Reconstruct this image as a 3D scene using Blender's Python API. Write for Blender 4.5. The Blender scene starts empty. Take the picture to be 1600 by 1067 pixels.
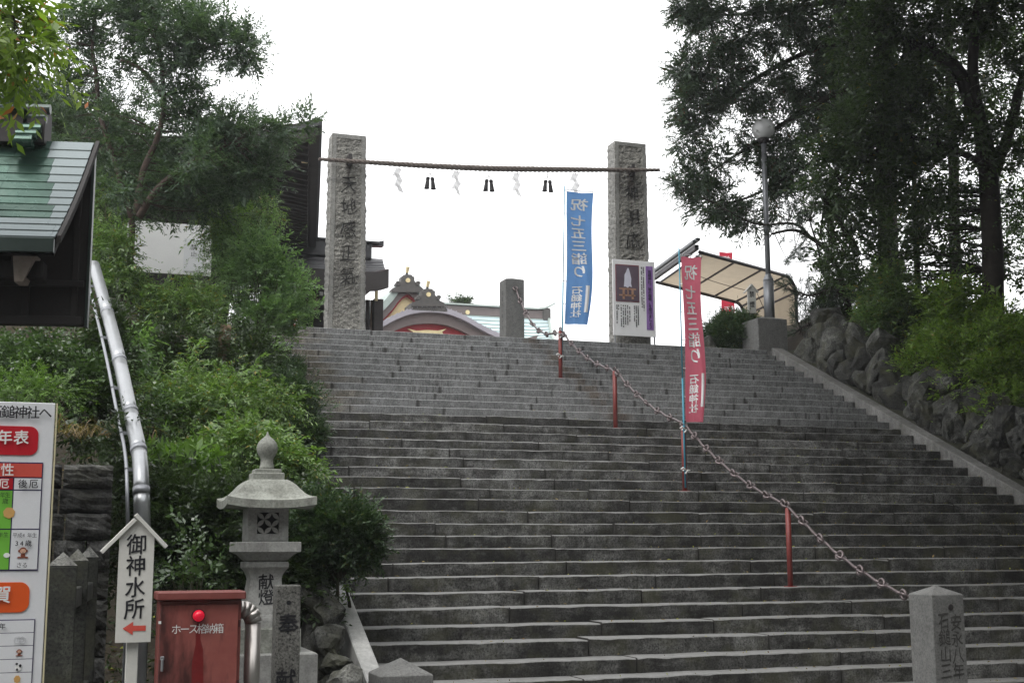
import bpy, bmesh, math, random
import numpy as np
from mathutils import Vector, Matrix, noise as mnoise

random.seed(7)
rng = np.random.default_rng(11)
PI = math.pi
scene = bpy.context.scene
COL = scene.collection

# ---------------------------------------------------------------- camera
F, EYE = 2041.7, 1.628            # focal length in photo pixels (1600 wide), eye height in metres
YAW, PITCH, ROLL = (math.radians(a) for a in (-18.95, 8.89, 0.2))
RC = Matrix.Rotation(YAW, 3, 'Z') @ Matrix.Rotation(PITCH, 3, 'X') @ Matrix.Rotation(ROLL, 3, 'Y')
cam_data = bpy.data.cameras.new('camera')
cam = bpy.data.objects.new('camera', cam_data)
COL.objects.link(cam)
cam_data.sensor_width = 36.0
cam_data.lens = F / 1600 * 36.0
cam_data.clip_start = 0.1
cam_data.clip_end = 2000
cam.matrix_world = Matrix.Translation((0, 0, EYE)) @ (RC @ Matrix.Rotation(PI / 2, 3, 'X')).to_4x4()
scene.camera = cam

# ---------------------------------------------------------------- sky, sun, exposure (bright overcast)
world = bpy.data.worlds.new('World')
scene.world = world
world.use_nodes = True
wn, wl = world.node_tree.nodes, world.node_tree.links
wn.clear()
SUN_EL, SUN_AZ = math.radians(58), math.radians(-125)     # azimuth clockwise from +Y
sky = wn.new('ShaderNodeTexSky'); sky.sky_type = 'NISHITA'; sky.sun_disc = False
sky.sun_elevation = SUN_EL; sky.sun_rotation = SUN_AZ; sky.air_density = 1.0; sky.dust_density = 4.0
hsv = wn.new('ShaderNodeHueSaturation'); hsv.inputs['Saturation'].default_value = 0.15
tc = wn.new('ShaderNodeTexCoord')
cn = wn.new('ShaderNodeTexNoise'); cn.inputs['Scale'].default_value = 2.2; cn.inputs['Detail'].default_value = 5
cr = wn.new('ShaderNodeValToRGB')
cr.color_ramp.elements[0].position = 0.3; cr.color_ramp.elements[0].color = (11.0, 11.2, 11.5, 1)
cr.color_ramp.elements[1].position = 0.7; cr.color_ramp.elements[1].color = (13.0, 13.0, 13.1, 1)
wm = wn.new('ShaderNodeMixRGB'); wm.inputs['Fac'].default_value = 0.93
bg = wn.new('ShaderNodeBackground'); bg.inputs['Strength'].default_value = 0.1
wo = wn.new('ShaderNodeOutputWorld')
wl.new(sky.outputs[0], hsv.inputs['Color']); wl.new(hsv.outputs[0], wm.inputs['Color1'])
wl.new(tc.outputs['Generated'], cn.inputs['Vector']); wl.new(cn.outputs['Fac'], cr.inputs['Fac'])
wl.new(cr.outputs[0], wm.inputs['Color2']); wl.new(wm.outputs[0], bg.inputs['Color']); wl.new(bg.outputs[0], wo.inputs['Surface'])
sun_d = bpy.data.lights.new('sun', 'SUN')
sun_d.energy = 0.9; sun_d.angle = math.radians(30); sun_d.color = (1.0, 0.97, 0.93)
sun_o = bpy.data.objects.new('sun', sun_d); COL.objects.link(sun_o)
sdir = Vector((math.sin(SUN_AZ) * math.cos(SUN_EL), math.cos(SUN_AZ) * math.cos(SUN_EL), math.sin(SUN_EL)))
sun_o.rotation_euler = sdir.to_track_quat('Z', 'Y').to_euler(); sun_o.location = sdir * 60
vs = scene.view_settings
vs.view_transform = 'Standard'; vs.look = 'None'; vs.exposure = 0.75; vs.gamma = 1.0; vs.use_curve_mapping = False
scene.cycles.max_bounces = 6; scene.cycles.transparent_max_bounces = 8
scene.cycles.use_denoising = True

# ---------------------------------------------------------------- survey helpers (photo measurements -> metres)
O = Vector((0, 0, EYE))
def ray(x, y): return RC @ Vector(((x - 800) / F, 1.0, -(y - 533.5) / F))
def atD(x, y, D): return O + ray(x, y) * D
def atY(x, y, Y): d = ray(x, y); return O + d * (Y / d.y)
def atX(x, y, X): d = ray(x, y); return O + d * (X / d.x)
def atZ(x, y, Z): d = ray(x, y); return O + d * ((Z - EYE) / d.z)

# ---------------------------------------------------------------- materials
MATS = {}
class NT:
    def __init__(s, name):
        s.m = bpy.data.materials.new(name); s.m.use_nodes = True
        s.t = s.m.node_tree; s.n = s.t.nodes; s.l = s.t.links; s.n.clear()
        s.out = s.n.new('ShaderNodeOutputMaterial')
        s.p = s.n.new('ShaderNodeBsdfPrincipled'); s.l.new(s.p.outputs[0], s.out.inputs['Surface'])
        MATS[name] = s.m
    def new(s, t, **k):
        o = s.n.new('ShaderNode' + t)
        for a, b in k.items(): setattr(o, a, b)
        return o
    def lk(s, a, b): s.l.new(a, b)
    def pos(s, scale=(1, 1, 1), obj=False):
        if obj: src = s.new('TexCoord').outputs['Object']
        else: src = s.new('NewGeometry').outputs['Position']
        mp = s.new('Mapping'); mp.inputs['Scale'].default_value = scale; s.lk(src, mp.inputs['Vector']); return mp.outputs[0]
    def noise(s, vec, scale=5, detail=4, rough=0.55):
        n = s.new('TexNoise'); n.inputs['Scale'].default_value = scale; n.inputs['Detail'].default_value = detail
        n.inputs['Roughness'].default_value = rough; s.lk(vec, n.inputs['Vector']); return n.outputs['Fac']
    def ramp(s, fac, stops):
        r = s.new('ValToRGB'); e = r.color_ramp.elements
        while len(e) < len(stops): e.new(0.5)
        for i, (p, c) in enumerate(stops):
            e[i].position = p; e[i].color = c if len(c) == 4 else (*c, 1)
        s.lk(fac, r.inputs['Fac']); return r.outputs[0]
    def mix(s, fac, a, b, mode='MIX'):
        m = s.new('MixRGB', blend_type=mode)
        for sock, v in (('Fac', fac), ('Color1', a), ('Color2', b)):
            if isinstance(v, (int, float)): m.inputs[sock].default_value = v
            elif isinstance(v, tuple): m.inputs[sock].default_value = v if len(v) == 4 else (*v, 1)
            else: s.lk(v, m.inputs[sock])
        return m.outputs[0]
    def math(s, op, a, b=None):
        m = s.new('Math', operation=op)
        for i, v in enumerate((a, b)):
            if v is None: continue
            if isinstance(v, (int, float)): m.inputs[i].default_value = v
            else: s.lk(v, m.inputs[i])
        return m.outputs[0]
    def bump(s, h, strength=0.4, dist=0.01):
        b = s.new('Bump'); b.inputs['Strength'].default_value = strength; b.inputs['Distance'].default_value = dist
        s.lk(h, b.inputs['Height']); s.lk(b.outputs[0], s.p.inputs['Normal'])
    def setc(s, col, rough=0.8, metal=0.0):
        i = s.p.inputs['Base Color']
        if isinstance(col, tuple): i.default_value = (*col, 1)
        else: s.lk(col, i)
        if isinstance(rough, (int, float)): s.p.inputs['Roughness'].default_value = rough
        else: s.lk(rough, s.p.inputs['Roughness'])
        s.p.inputs['Metallic'].default_value = metal

def plain(name, col, rough=0.7, metal=0.0, var=0.18, scale=6, bump=0.0, fine=60, obj=False):
    t = NT(name); v = t.pos(obj=obj)
    n1 = t.noise(v, scale, 5); n2 = t.noise(v, fine, 3)
    d = tuple(c * (1 - var) for c in col); l = tuple(min(1, c * (1 + var)) for c in col)
    c = t.mix(0.35, t.ramp(n1, [(0.3, d), (0.7, l)]), t.ramp(n2, [(0.3, d), (0.7, l)]))
    t.setc(c, rough, metal)
    if bump: t.bump(n2, bump, 0.01)
    return t.m

def granite(name, base, streak=0.5, fine=None, worn=None, mott=0.0, stain=None, speck=0.35, moss=0.0, rust=False, rough=0.85, patch=0.3, rand=0.25, bump=0.35, damp=0.0):
    t = NT(name); v = t.pos()
    n_f = t.noise(v, 48, 2, 0.75)                       # crystals
    n_m = t.noise(v, 14, 4, 0.6)
    n_l = t.noise(t.pos((0.35, 0.8, 0.8)), 1.6, 4)     # weathering patches
    br = lambda k: tuple(c * k for c in base)
    c = t.ramp(n_f, [(0.28, br(1 - speck * 1.6)), (0.5, br(1.0)), (0.72, br(1 + speck))])
    c = t.mix(0.6, c, t.ramp(n_m, [(0.25, (0.62,) * 3), (0.75, (1.25,) * 3)]), 'MULTIPLY')
    c = t.mix(patch, c, t.ramp(n_l, [(0.3, (0.35,) * 3), (0.7, (1.4,) * 3)]), 'MULTIPLY')
    if mott:
        c = t.mix(mott, c, t.ramp(t.noise(v, 4.5, 6, 0.65), [(0.32, (0.35,) * 3), (0.5, (0.9,) * 3), (0.68, (2.0,) * 3)]), 'MULTIPLY')
    if rand:
        oi = t.new('ObjectInfo'); c = t.mix(1.0, c, t.ramp(oi.outputs['Random'], [(0, (1 - rand,) * 3), (1, (1 + rand,) * 3)]), 'MULTIPLY')
    if streak:
        s1 = t.noise(t.pos((5.0, 9.0, 3.0)), 1.0, 5, 0.7)
        s2 = t.noise(t.pos((30.0, 9.0, 4.0)), 1.0, 3, 0.65)
        c = t.mix(streak, c, t.ramp(s1, [(0.43, (1, 1, 1)), (0.60, (0.24, 0.23, 0.22))]), 'MULTIPLY')
        c = t.mix(t.math('MULTIPLY', t.ramp(t.noise(t.pos((0.9, 3.0, 3.0)), 1.0, 3), [(0.4, (0.15,) * 3), (0.6, (1,) * 3)]), streak if fine is None else fine), c, t.ramp(s2, [(0.5, (1, 1, 1)), (0.68, (0.22, 0.21, 0.2))]), 'MULTIPLY')
    if damp:
        dz = t.noise(t.pos((1.7, 3.1, 4.5)), 1.0, 5, 0.7)
        c = t.mix(damp, c, t.ramp(dz, [(0.40, (1.2,) * 3), (0.48, (0.82,) * 3), (0.57, (0.30, 0.29, 0.285))]), 'MULTIPLY')
    if rust:
        px = t.new('SeparateXYZ'); g = t.new('NewGeometry'); t.lk(g.outputs['Position'], px.inputs[0])
        dx = t.math('SUBTRACT', px.outputs['X'], 8.85); dx = t.math('ABSOLUTE', dx)
        m = t.ramp(t.math('ADD', dx, t.math('MULTIPLY', t.noise(t.pos((5, 2.8, 1)), 1.0, 3), 1.1)), [(0.55, (1, 1, 1)), (0.8, (0, 0, 0))])
        c = t.mix(t.math('MULTIPLY', m, 0.6), c, t.mix(1.0, c, (0.55, 0.36, 0.22), 'MULTIPLY'))
        dx2 = t.math('SUBTRACT', px.outputs['X'], 3.9); dx2 = t.math('ABSOLUTE', dx2)
        m2 = t.ramp(t.math('ADD', t.math('MULTIPLY', dx2, 0.45), t.math('MULTIPLY', t.noise(t.pos((1, 2.2, 2.2)), 1.0, 3), 1.4)), [(0.75, (1, 1, 1)), (1.0, (0, 0, 0))])
        c = t.mix(t.math('MULTIPLY', m2, 0.6), c, t.mix(1.0, c, (0.85, 0.68, 0.44), 'MULTIPLY'))
    if stain:      # soot and rust washed down below the rope bracket
        cx_, za_, zb_, w_ = stain
        sp = t.new('SeparateXYZ'); t.lk(t.new('NewGeometry').outputs['Position'], sp.inputs[0])
        dx = t.math('ABSOLUTE', t.math('SUBTRACT', sp.outputs['X'], cx_))
        fall = t.math('DIVIDE', t.math('SUBTRACT', za_, sp.outputs['Z']), za_ - zb_)          # 0 at the bracket, 1 at the foot of the stain
        e = t.math('ADD', t.math('DIVIDE', dx, w_), t.math('ADD', t.math('MULTIPLY', t.math('ABSOLUTE', fall), 0.75), t.math('MULTIPLY', t.noise(t.pos((9, 9, 2.5)), 1.0, 4), 0.9)))
        up = t.math('LESS_THAN', sp.outputs['Z'], za_ + 0.12)
        c = t.mix(t.math('MULTIPLY', t.ramp(e, [(0.75, (0.85,) * 3), (1.25, (0, 0, 0))]), up), c, (0.05, 0.042, 0.038))
    if moss:
        n_g = t.noise(v, 2.3, 5, 0.65)
        f = t.ramp(n_g, [(0.5, (0, 0, 0)), (0.66, (moss,) * 3)])
        c = t.mix(f, c, (0.062, 0.062, 0.034))
    if worn:       # dirt gathered in the upright joints between stones
        gx = t.new('SeparateXYZ'); t.lk(t.new('TexCoord').outputs['Generated'], gx.inputs[0])
        ej = t.math('ADD', t.math('ABSOLUTE', t.math('SUBTRACT', gx.outputs['X'], 0.5)), t.math('MULTIPLY', t.math('SUBTRACT', t.noise(t.pos((6, 6, 12)), 1.0, 3), 0.5), 0.05))
        c = t.mix(t.ramp(ej, [(0.478, (0, 0, 0)), (0.496, (0.75,) * 3)]), c, (0.03, 0.028, 0.025))
    if worn:       # treads and arrises rubbed clean underfoot; tree shade on the right painted in
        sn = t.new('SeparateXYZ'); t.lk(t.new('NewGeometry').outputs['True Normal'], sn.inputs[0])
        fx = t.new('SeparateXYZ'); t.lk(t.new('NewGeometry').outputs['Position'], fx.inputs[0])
        wear_shade = t.ramp(t.math('ADD', t.math('DIVIDE', fx.outputs['X'], 14.2), t.math('MULTIPLY', t.math('SUBTRACT', n_l, 0.5), 0.5)), [(0.5, (1, 1, 1)), (0.85, (0.4,) * 3)])
        f = t.math('MULTIPLY', wear_shade, 1.0); f = t.math('MULTIPLY', f, t.ramp(sn.outputs['Z'], [(0.35, (0, 0, 0)), (0.6, (1, 1, 1))])); f = t.math('MULTIPLY', f, t.ramp(n_m, [(0.2, (0.55,) * 3), (0.6, (1, 1, 1))]))
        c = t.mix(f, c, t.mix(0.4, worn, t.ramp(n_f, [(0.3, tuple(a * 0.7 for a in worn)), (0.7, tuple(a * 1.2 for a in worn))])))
    t.setc(c, rough)
    t.bump(t.mix(0.5, n_f, n_m), bump, 0.006)
    return t.m

def leafm(name, dark, light, rough=0.45, trans=0.35, yellow=None, yf=0.97, spec=0.5):
    t = NT(name); g = t.new('NewGeometry'); r = g.outputs['Random Per Island']
    st = [(0.0, dark), (0.75, light)]
    if yellow: st += [(yf, light), (min(1, yf + 0.015), yellow)]
    c = t.ramp(r, st)
    n = t.noise(t.pos(), 1.3, 3); c = t.mix(0.6, c, t.ramp(n, [(0.3, (0.65,) * 3), (0.7, (1.3,) * 3)]), 'MULTIPLY')
    t.setc(c, rough); t.p.inputs['Specular IOR Level'].default_value = spec
    tr = t.new('BsdfTranslucent'); ct = t.mix(1.0, c, (1.25, 1.45, 0.55), 'MULTIPLY'); t.lk(ct, tr.inputs['Color'])
    ms = t.new('MixShader'); ms.inputs[0].default_value = trans
    t.lk(t.p.outputs[0], ms.inputs[1]); t.lk(tr.outputs[0], ms.inputs[2]); t.lk(ms.outputs[0], t.out.inputs['Surface'])
    return t.m

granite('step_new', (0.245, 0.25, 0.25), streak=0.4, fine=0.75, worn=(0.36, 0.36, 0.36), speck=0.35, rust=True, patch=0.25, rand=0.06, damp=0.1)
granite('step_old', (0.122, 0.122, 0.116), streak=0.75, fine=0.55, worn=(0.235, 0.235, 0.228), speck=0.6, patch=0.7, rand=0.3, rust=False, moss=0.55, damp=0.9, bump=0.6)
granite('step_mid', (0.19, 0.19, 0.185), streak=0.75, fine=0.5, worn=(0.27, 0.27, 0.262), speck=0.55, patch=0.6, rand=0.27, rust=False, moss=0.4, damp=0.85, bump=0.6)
granite('core', (0.05, 0.05, 0.045), streak=0, rand=0)
granite('curb_white', (0.6, 0.6, 0.58), streak=0.1, speck=0.08, patch=0.12, rand=0.05, bump=0.1)
granite('curb_grey', (0.20, 0.197, 0.188), streak=0.3, speck=0.25, patch=0.4, rand=0.1, moss=0.3)
granite('post_granite', (0.17, 0.17, 0.163), streak=0.12, speck=0.25, patch=0.25, rand=0.0, bump=0.2)
granite('offering_stone', (0.15, 0.148, 0.135), streak=0.2, speck=0.7, patch=0.3, rand=0.0, moss=0.2, bump=0.5)
granite('old_post', (0.036, 0.038, 0.03), mott=0.7, streak=0.3, speck=0.6, patch=0.5, rand=0.0, moss=0.5, bump=0.5)
PILLAR_STONE = lambda name, stain: granite(name, (0.29, 0.282, 0.255), streak=0.4, speck=0.5, patch=0.6, rand=0.0, bump=0.7, stain=stain)
granite('pillar_smooth', (0.28, 0.276, 0.258), streak=0.15, speck=0.25, patch=0.3, rand=0.0)
granite('lantern_stone', (0.40, 0.40, 0.38), streak=0.2, speck=0.14, patch=0.3, rand=0.0, bump=0.15)
granite('lantern_cap', (0.34, 0.35, 0.31), streak=0.35, speck=0.2, patch=0.5, rand=0.0, moss=0.3, bump=0.2)
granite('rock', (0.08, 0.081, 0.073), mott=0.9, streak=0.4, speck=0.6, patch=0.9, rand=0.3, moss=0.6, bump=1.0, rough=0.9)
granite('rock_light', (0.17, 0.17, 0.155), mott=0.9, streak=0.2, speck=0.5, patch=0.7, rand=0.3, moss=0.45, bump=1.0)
granite('wall_block', (0.085, 0.084, 0.078), mott=0.8, streak=0.35, speck=0.5, patch=0.6, rand=0.3, moss=0.3, bump=1.0)
granite('paving', (0.30, 0.295, 0.28), streak=0, speck=0.25, patch=0.4, rand=0.0)
plain('soil', (0.045, 0.036, 0.024), 0.95, var=0.5, scale=2, bump=0.8, fine=25)
plain('moss_strip', (0.04, 0.042, 0.025), 0.95, var=0.5, scale=3, bump=0.8, fine=30)
plain('asphalt', (0.06, 0.06, 0.058), 0.9, var=0.25, bump=0.4)
plain('ink', (0.012, 0.012, 0.016), 0.6, var=0.1)
plain('ink_carved', (0.022, 0.021, 0.02), 0.9, var=0.3)
plain('ink_faded', (0.05, 0.048, 0.045), 0.9, var=0.4, scale=14)
plain('white_paint', (0.82, 0.82, 0.82), 0.45, var=0.05, scale=3)
plain('sign_white', (0.62, 0.61, 0.565), 0.55, var=0.10, scale=5, bump=0.05)
plain('board_white', (0.74, 0.75, 0.77), 0.35, var=0.05, scale=3)
plain('board_edge', (0.62, 0.56, 0.36), 0.5, var=0.1)
plain('sheet_red', (0.50, 0.012, 0.025), 0.4, var=0.06)
plain('sheet_coral', (0.62, 0.09, 0.065), 0.4, var=0.06)
plain('sheet_orange', (0.72, 0.10, 0.015), 0.4, var=0.06)
plain('sheet_green', (0.17, 0.48, 0.055), 0.4, var=0.06)
plain('sheet_navy', (0.035, 0.02, 0.09), 0.4, var=0.1)
plain('sheet_brown', (0.22, 0.06, 0.03), 0.5, var=0.1)
plain('sheet_tan', (0.62, 0.36, 0.12), 0.5, var=0.1)
plain('sheet_skin', (0.72, 0.45, 0.32), 0.5, var=0.05)
plain('white_ink', (0.82, 0.82, 0.8), 0.55, var=0.04)
plain('purple_sheet', (0.27, 0.15, 0.40), 0.4, var=0.06)
plain('photo_grey', (0.13, 0.10, 0.125), 0.35, var=0.3, scale=2)
plain('photo_frame', (0.20, 0.045, 0.06), 0.4, var=0.1)
plain('photo_wood', (0.42, 0.25, 0.17), 0.5, var=0.1)
plain('photo_white', (0.68, 0.68, 0.78), 0.5, var=0.08)
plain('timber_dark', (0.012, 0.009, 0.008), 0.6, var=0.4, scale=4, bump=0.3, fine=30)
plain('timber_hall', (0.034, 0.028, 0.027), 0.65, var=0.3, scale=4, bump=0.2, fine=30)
plain('timber_mid', (0.12, 0.085, 0.06), 0.7, var=0.35, scale=6, bump=0.3, fine=30)
plain('timber_lit', (0.30, 0.25, 0.21), 0.7, var=0.3, scale=9, bump=0.3, fine=30)  # timber lightened for the daylight on the beam end
plain('galvanised', (0.36, 0.37, 0.38), 0.38, 0.75, var=0.12, scale=4)
plain('galv_dull', (0.30, 0.31, 0.33), 0.5, 0.6, var=0.15, scale=4)
plain('elbow_metal', (0.50, 0.47, 0.44), 0.32, 0.8, var=0.1, scale=5)
plain('chain_iron', (0.17, 0.14, 0.14), 0.38, 0.6, var=0.3, scale=18, bump=0.2)
plain('post_red', (0.19, 0.035, 0.03), 0.5, var=0.3, scale=8)
plain('pole_teal', (0.05, 0.27, 0.38), 0.45, var=0.1)
plain('pole_grey', (0.55, 0.56, 0.58), 0.45, var=0.1)
plain('rope_straw', (0.15, 0.125, 0.11), 0.95, var=0.35, scale=20, bump=0.5)
plain('tassel', (0.03, 0.028, 0.03), 0.9, var=0.3)
plain('iron_dark', (0.05, 0.045, 0.045), 0.6, 0.4, var=0.2)
plain('steel_dark', (0.045, 0.04, 0.045), 0.45, 0.3, var=0.2)
plain('steel_grey', (0.15, 0.16, 0.17), 0.45, 0.4, var=0.2)
plain('gold', (0.74, 0.62, 0.36), 0.45, 0.3, var=0.15)
plain('lacquer', (0.32, 0.02, 0.03), 0.45, var=0.1)
plain('hafu_grey', (0.16, 0.13, 0.125), 0.6, var=0.12)
plain('roof_slate', (0.035, 0.035, 0.038), 0.4, var=0.2, scale=5)
plain('oni_dark', (0.075, 0.07, 0.065), 0.6, var=0.25)
plain('patina_pale', (0.34, 0.40, 0.37), 0.5, var=0.12, scale=3)
plain('patina_dark', (0.20, 0.235, 0.215), 0.5, var=0.12, scale=3)
plain('patina_blue', (0.46, 0.57, 0.60), 0.45, var=0.10, scale=3)
plain('copper_grey', (0.36, 0.34, 0.38), 0.42, 0.2, var=0.12, scale=3)
plain('bark', (0.035, 0.028, 0.022), 0.95, var=0.4, scale=6, bump=0.8, fine=25)
plain('bark_red', (0.085, 0.058, 0.047), 0.9, var=0.45, scale=9, bump=0.6, fine=30)
plain('bark_pale', (0.12, 0.085, 0.05), 0.9, var=0.4, scale=9, bump=0.6, fine=30)
plain('stem_green', (0.05, 0.05, 0.025), 0.8, var=0.3)
plain('stump_wood', (0.05, 0.038, 0.028), 0.95, var=0.5, scale=9, bump=1.0, fine=40)
plain('cloth_tie', (0.7, 0.7, 0.68), 0.9, var=0.05)

# wet mottled green copper sheets of the pavilion roof
t = NT('copper_green'); v = t.pos()
n = t.noise(v, 2.2, 5, 0.6)
oi = t.new('ObjectInfo')
c = t.ramp(n, [(0.3, (0.028, 0.06, 0.046)), (0.55, (0.06, 0.115, 0.09)), (0.75, (0.12, 0.17, 0.145))])
c = t.mix(1.0, c, t.ramp(oi.outputs['Random'], [(0, (0.75,) * 3), (1, (1.2,) * 3)]), 'MULTIPLY')
t.setc(c, t.ramp(n, [(0.35, (0.12,) * 3), (0.65, (0.36,) * 3)]), 0.45)
t.bump(t.noise(v, 5, 4), 0.25, 0.02)
plain('copper_pale', (0.17, 0.20, 0.205), 0.28, 0.5, var=0.1, scale=3)  # paler copper for the strip along the right roof edge
plain('copper_edge', (0.055, 0.075, 0.068), 0.35, 0.4, var=0.15)
# painted steel of the hose cabinet, with rust runs
t = NT('cabinet_red'); v = t.pos()
s = t.noise(t.pos((5.0, 5.0, 1.6), True), 1.0, 5, 0.6)
c = t.mix(0.5, (0.29, 0.082, 0.068), t.ramp(t.noise(v, 8, 4), [(0.3, (0.23, 0.06, 0.05)), (0.7, (0.35, 0.12, 0.10))]))
sx = t.new('SeparateXYZ'); t.lk(t.new('TexCoord').outputs['Object'], sx.inputs[0])
zz = t.math('MULTIPLY', t.math('SUBTRACT', sx.outputs['X'], 0.0), 1.6)
f = t.math('ADD', s, t.math('MULTIPLY', zz, -0.3))
c = t.mix(t.ramp(f, [(0.46, (0, 0, 0)), (0.66, (0.9,) * 3)]), c, (0.035, 0.010, 0.009))
t.setc(c, 0.42)
plain('cabinet_red_plain', (0.22, 0.062, 0.052), 0.45, var=0.12, scale=8)
plain('cabinet_dark', (0.05, 0.012, 0.012), 0.5, var=0.2)
plain('run_red', (0.17, 0.014, 0.014), 0.35, var=0.2, scale=9)
t = NT('red_lens'); t.setc((0.6, 0.008, 0.03), 0.08); t.p.inputs['Emission Color'].default_value = (1, 0.02, 0.06, 1); t.p.inputs['Emission Strength'].default_value = 0.15
t = NT('globe_glass'); t.setc((0.9, 0.9, 0.9), 0.08); t.p.inputs['Alpha'].default_value = 0.8; t.p.inputs['Coat Weight'].default_value = 0.6
plain('bulb', (0.85, 0.85, 0.83), 0.3, var=0.02)
# cloths let light through
def cloth(name, col, trans=0.45, var=0.08):
    t = NT(name); n = t.noise(t.pos(), 5, 4); w = t.noise(t.pos((220, 220, 220)), 1, 1)
    c = t.mix(0.3, t.ramp(n, [(0.3, tuple(a * (1 - var) for a in col)), (0.7, tuple(a * (1 + var) for a in col))]), t.ramp(w, [(0.3, tuple(a * 0.8 for a in col)), (0.7, col)]))
    t.setc(c, 0.9); tr = t.new('BsdfTranslucent'); t.lk(c, tr.inputs['Color'])
    ms = t.new('MixShader'); ms.inputs[0].default_value = trans
    t.lk(t.p.outputs[0], ms.inputs[1]); t.lk(tr.outputs[0], ms.inputs[2]); t.lk(ms.outputs[0], t.out.inputs['Surface'])
cloth('cloth_blue', (0.16, 0.345, 0.68), 0.6); cloth('cloth_pink', (0.76, 0.185, 0.255), 0.6); cloth('cloth_red', (0.55, 0.04, 0.07))
cloth('cloth_white', (0.75, 0.75, 0.78)); cloth('tarp', (0.52, 0.44, 0.335), 0.5); cloth('paper', (0.93, 0.93, 0.93), 0.88)
cloth('print_white', (0.9, 0.9, 0.9), 0.04)
# foliage
leafm('leaf_yew', (0.04, 0.068, 0.045), (0.11, 0.165, 0.11), 0.35, 0.35)
leafm('leaf_cypress', (0.03, 0.052, 0.032), (0.085, 0.13, 0.078), 0.5, 0.2, (0.10, 0.05, 0.02), 0.96)
leafm('leaf_broad', (0.026, 0.048, 0.02), (0.085, 0.135, 0.055), 0.3, 0.35, (0.35, 0.26, 0.03), 0.992)
leafm('leaf_pine', (0.02, 0.04, 0.022), (0.05, 0.085, 0.05), 0.5, 0.15)
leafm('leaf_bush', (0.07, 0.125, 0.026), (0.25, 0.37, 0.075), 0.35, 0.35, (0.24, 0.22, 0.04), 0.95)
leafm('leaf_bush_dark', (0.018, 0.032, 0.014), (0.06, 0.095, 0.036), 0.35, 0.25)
leafm('leaf_azalea', (0.022, 0.044, 0.022), (0.075, 0.125, 0.058), 0.4, 0.25, (0.15, 0.14, 0.03), 0.97)
leafm('leaf_nandina', (0.06, 0.112, 0.036), (0.21, 0.32, 0.11), 0.32, 0.35, (0.26, 0.22, 0.05), 0.95)
leafm('leaf_feather', (0.075, 0.14, 0.06), (0.22, 0.34, 0.15), 0.4, 0.35)
leafm('leaf_sprout', (0.06, 0.12, 0.025), (0.16, 0.27, 0.06), 0.35, 0.35)
leafm('leaf_grass', (0.05, 0.09, 0.025), (0.15, 0.22, 0.06), 0.4, 0.4, (0.3, 0.25, 0.08), 0.93)
leafm('leaf_dry', (0.10, 0.07, 0.035), (0.26, 0.19, 0.10), 0.8, 0.3)
leafm('leaf_camellia', (0.03, 0.058, 0.022), (0.095, 0.155, 0.06), 0.2, 0.2, None, 0.97, 0.7)
leafm('leaf_wax', (0.09, 0.15, 0.028), (0.26, 0.36, 0.07), 0.45, 0.35, (0.5, 0.16, 0.04), 0.965)
leafm('leaf_litter', (0.10, 0.06, 0.025), (0.30, 0.22, 0.08), 0.8, 0.2, (0.3, 0.32, 0.06), 0.7)

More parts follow.
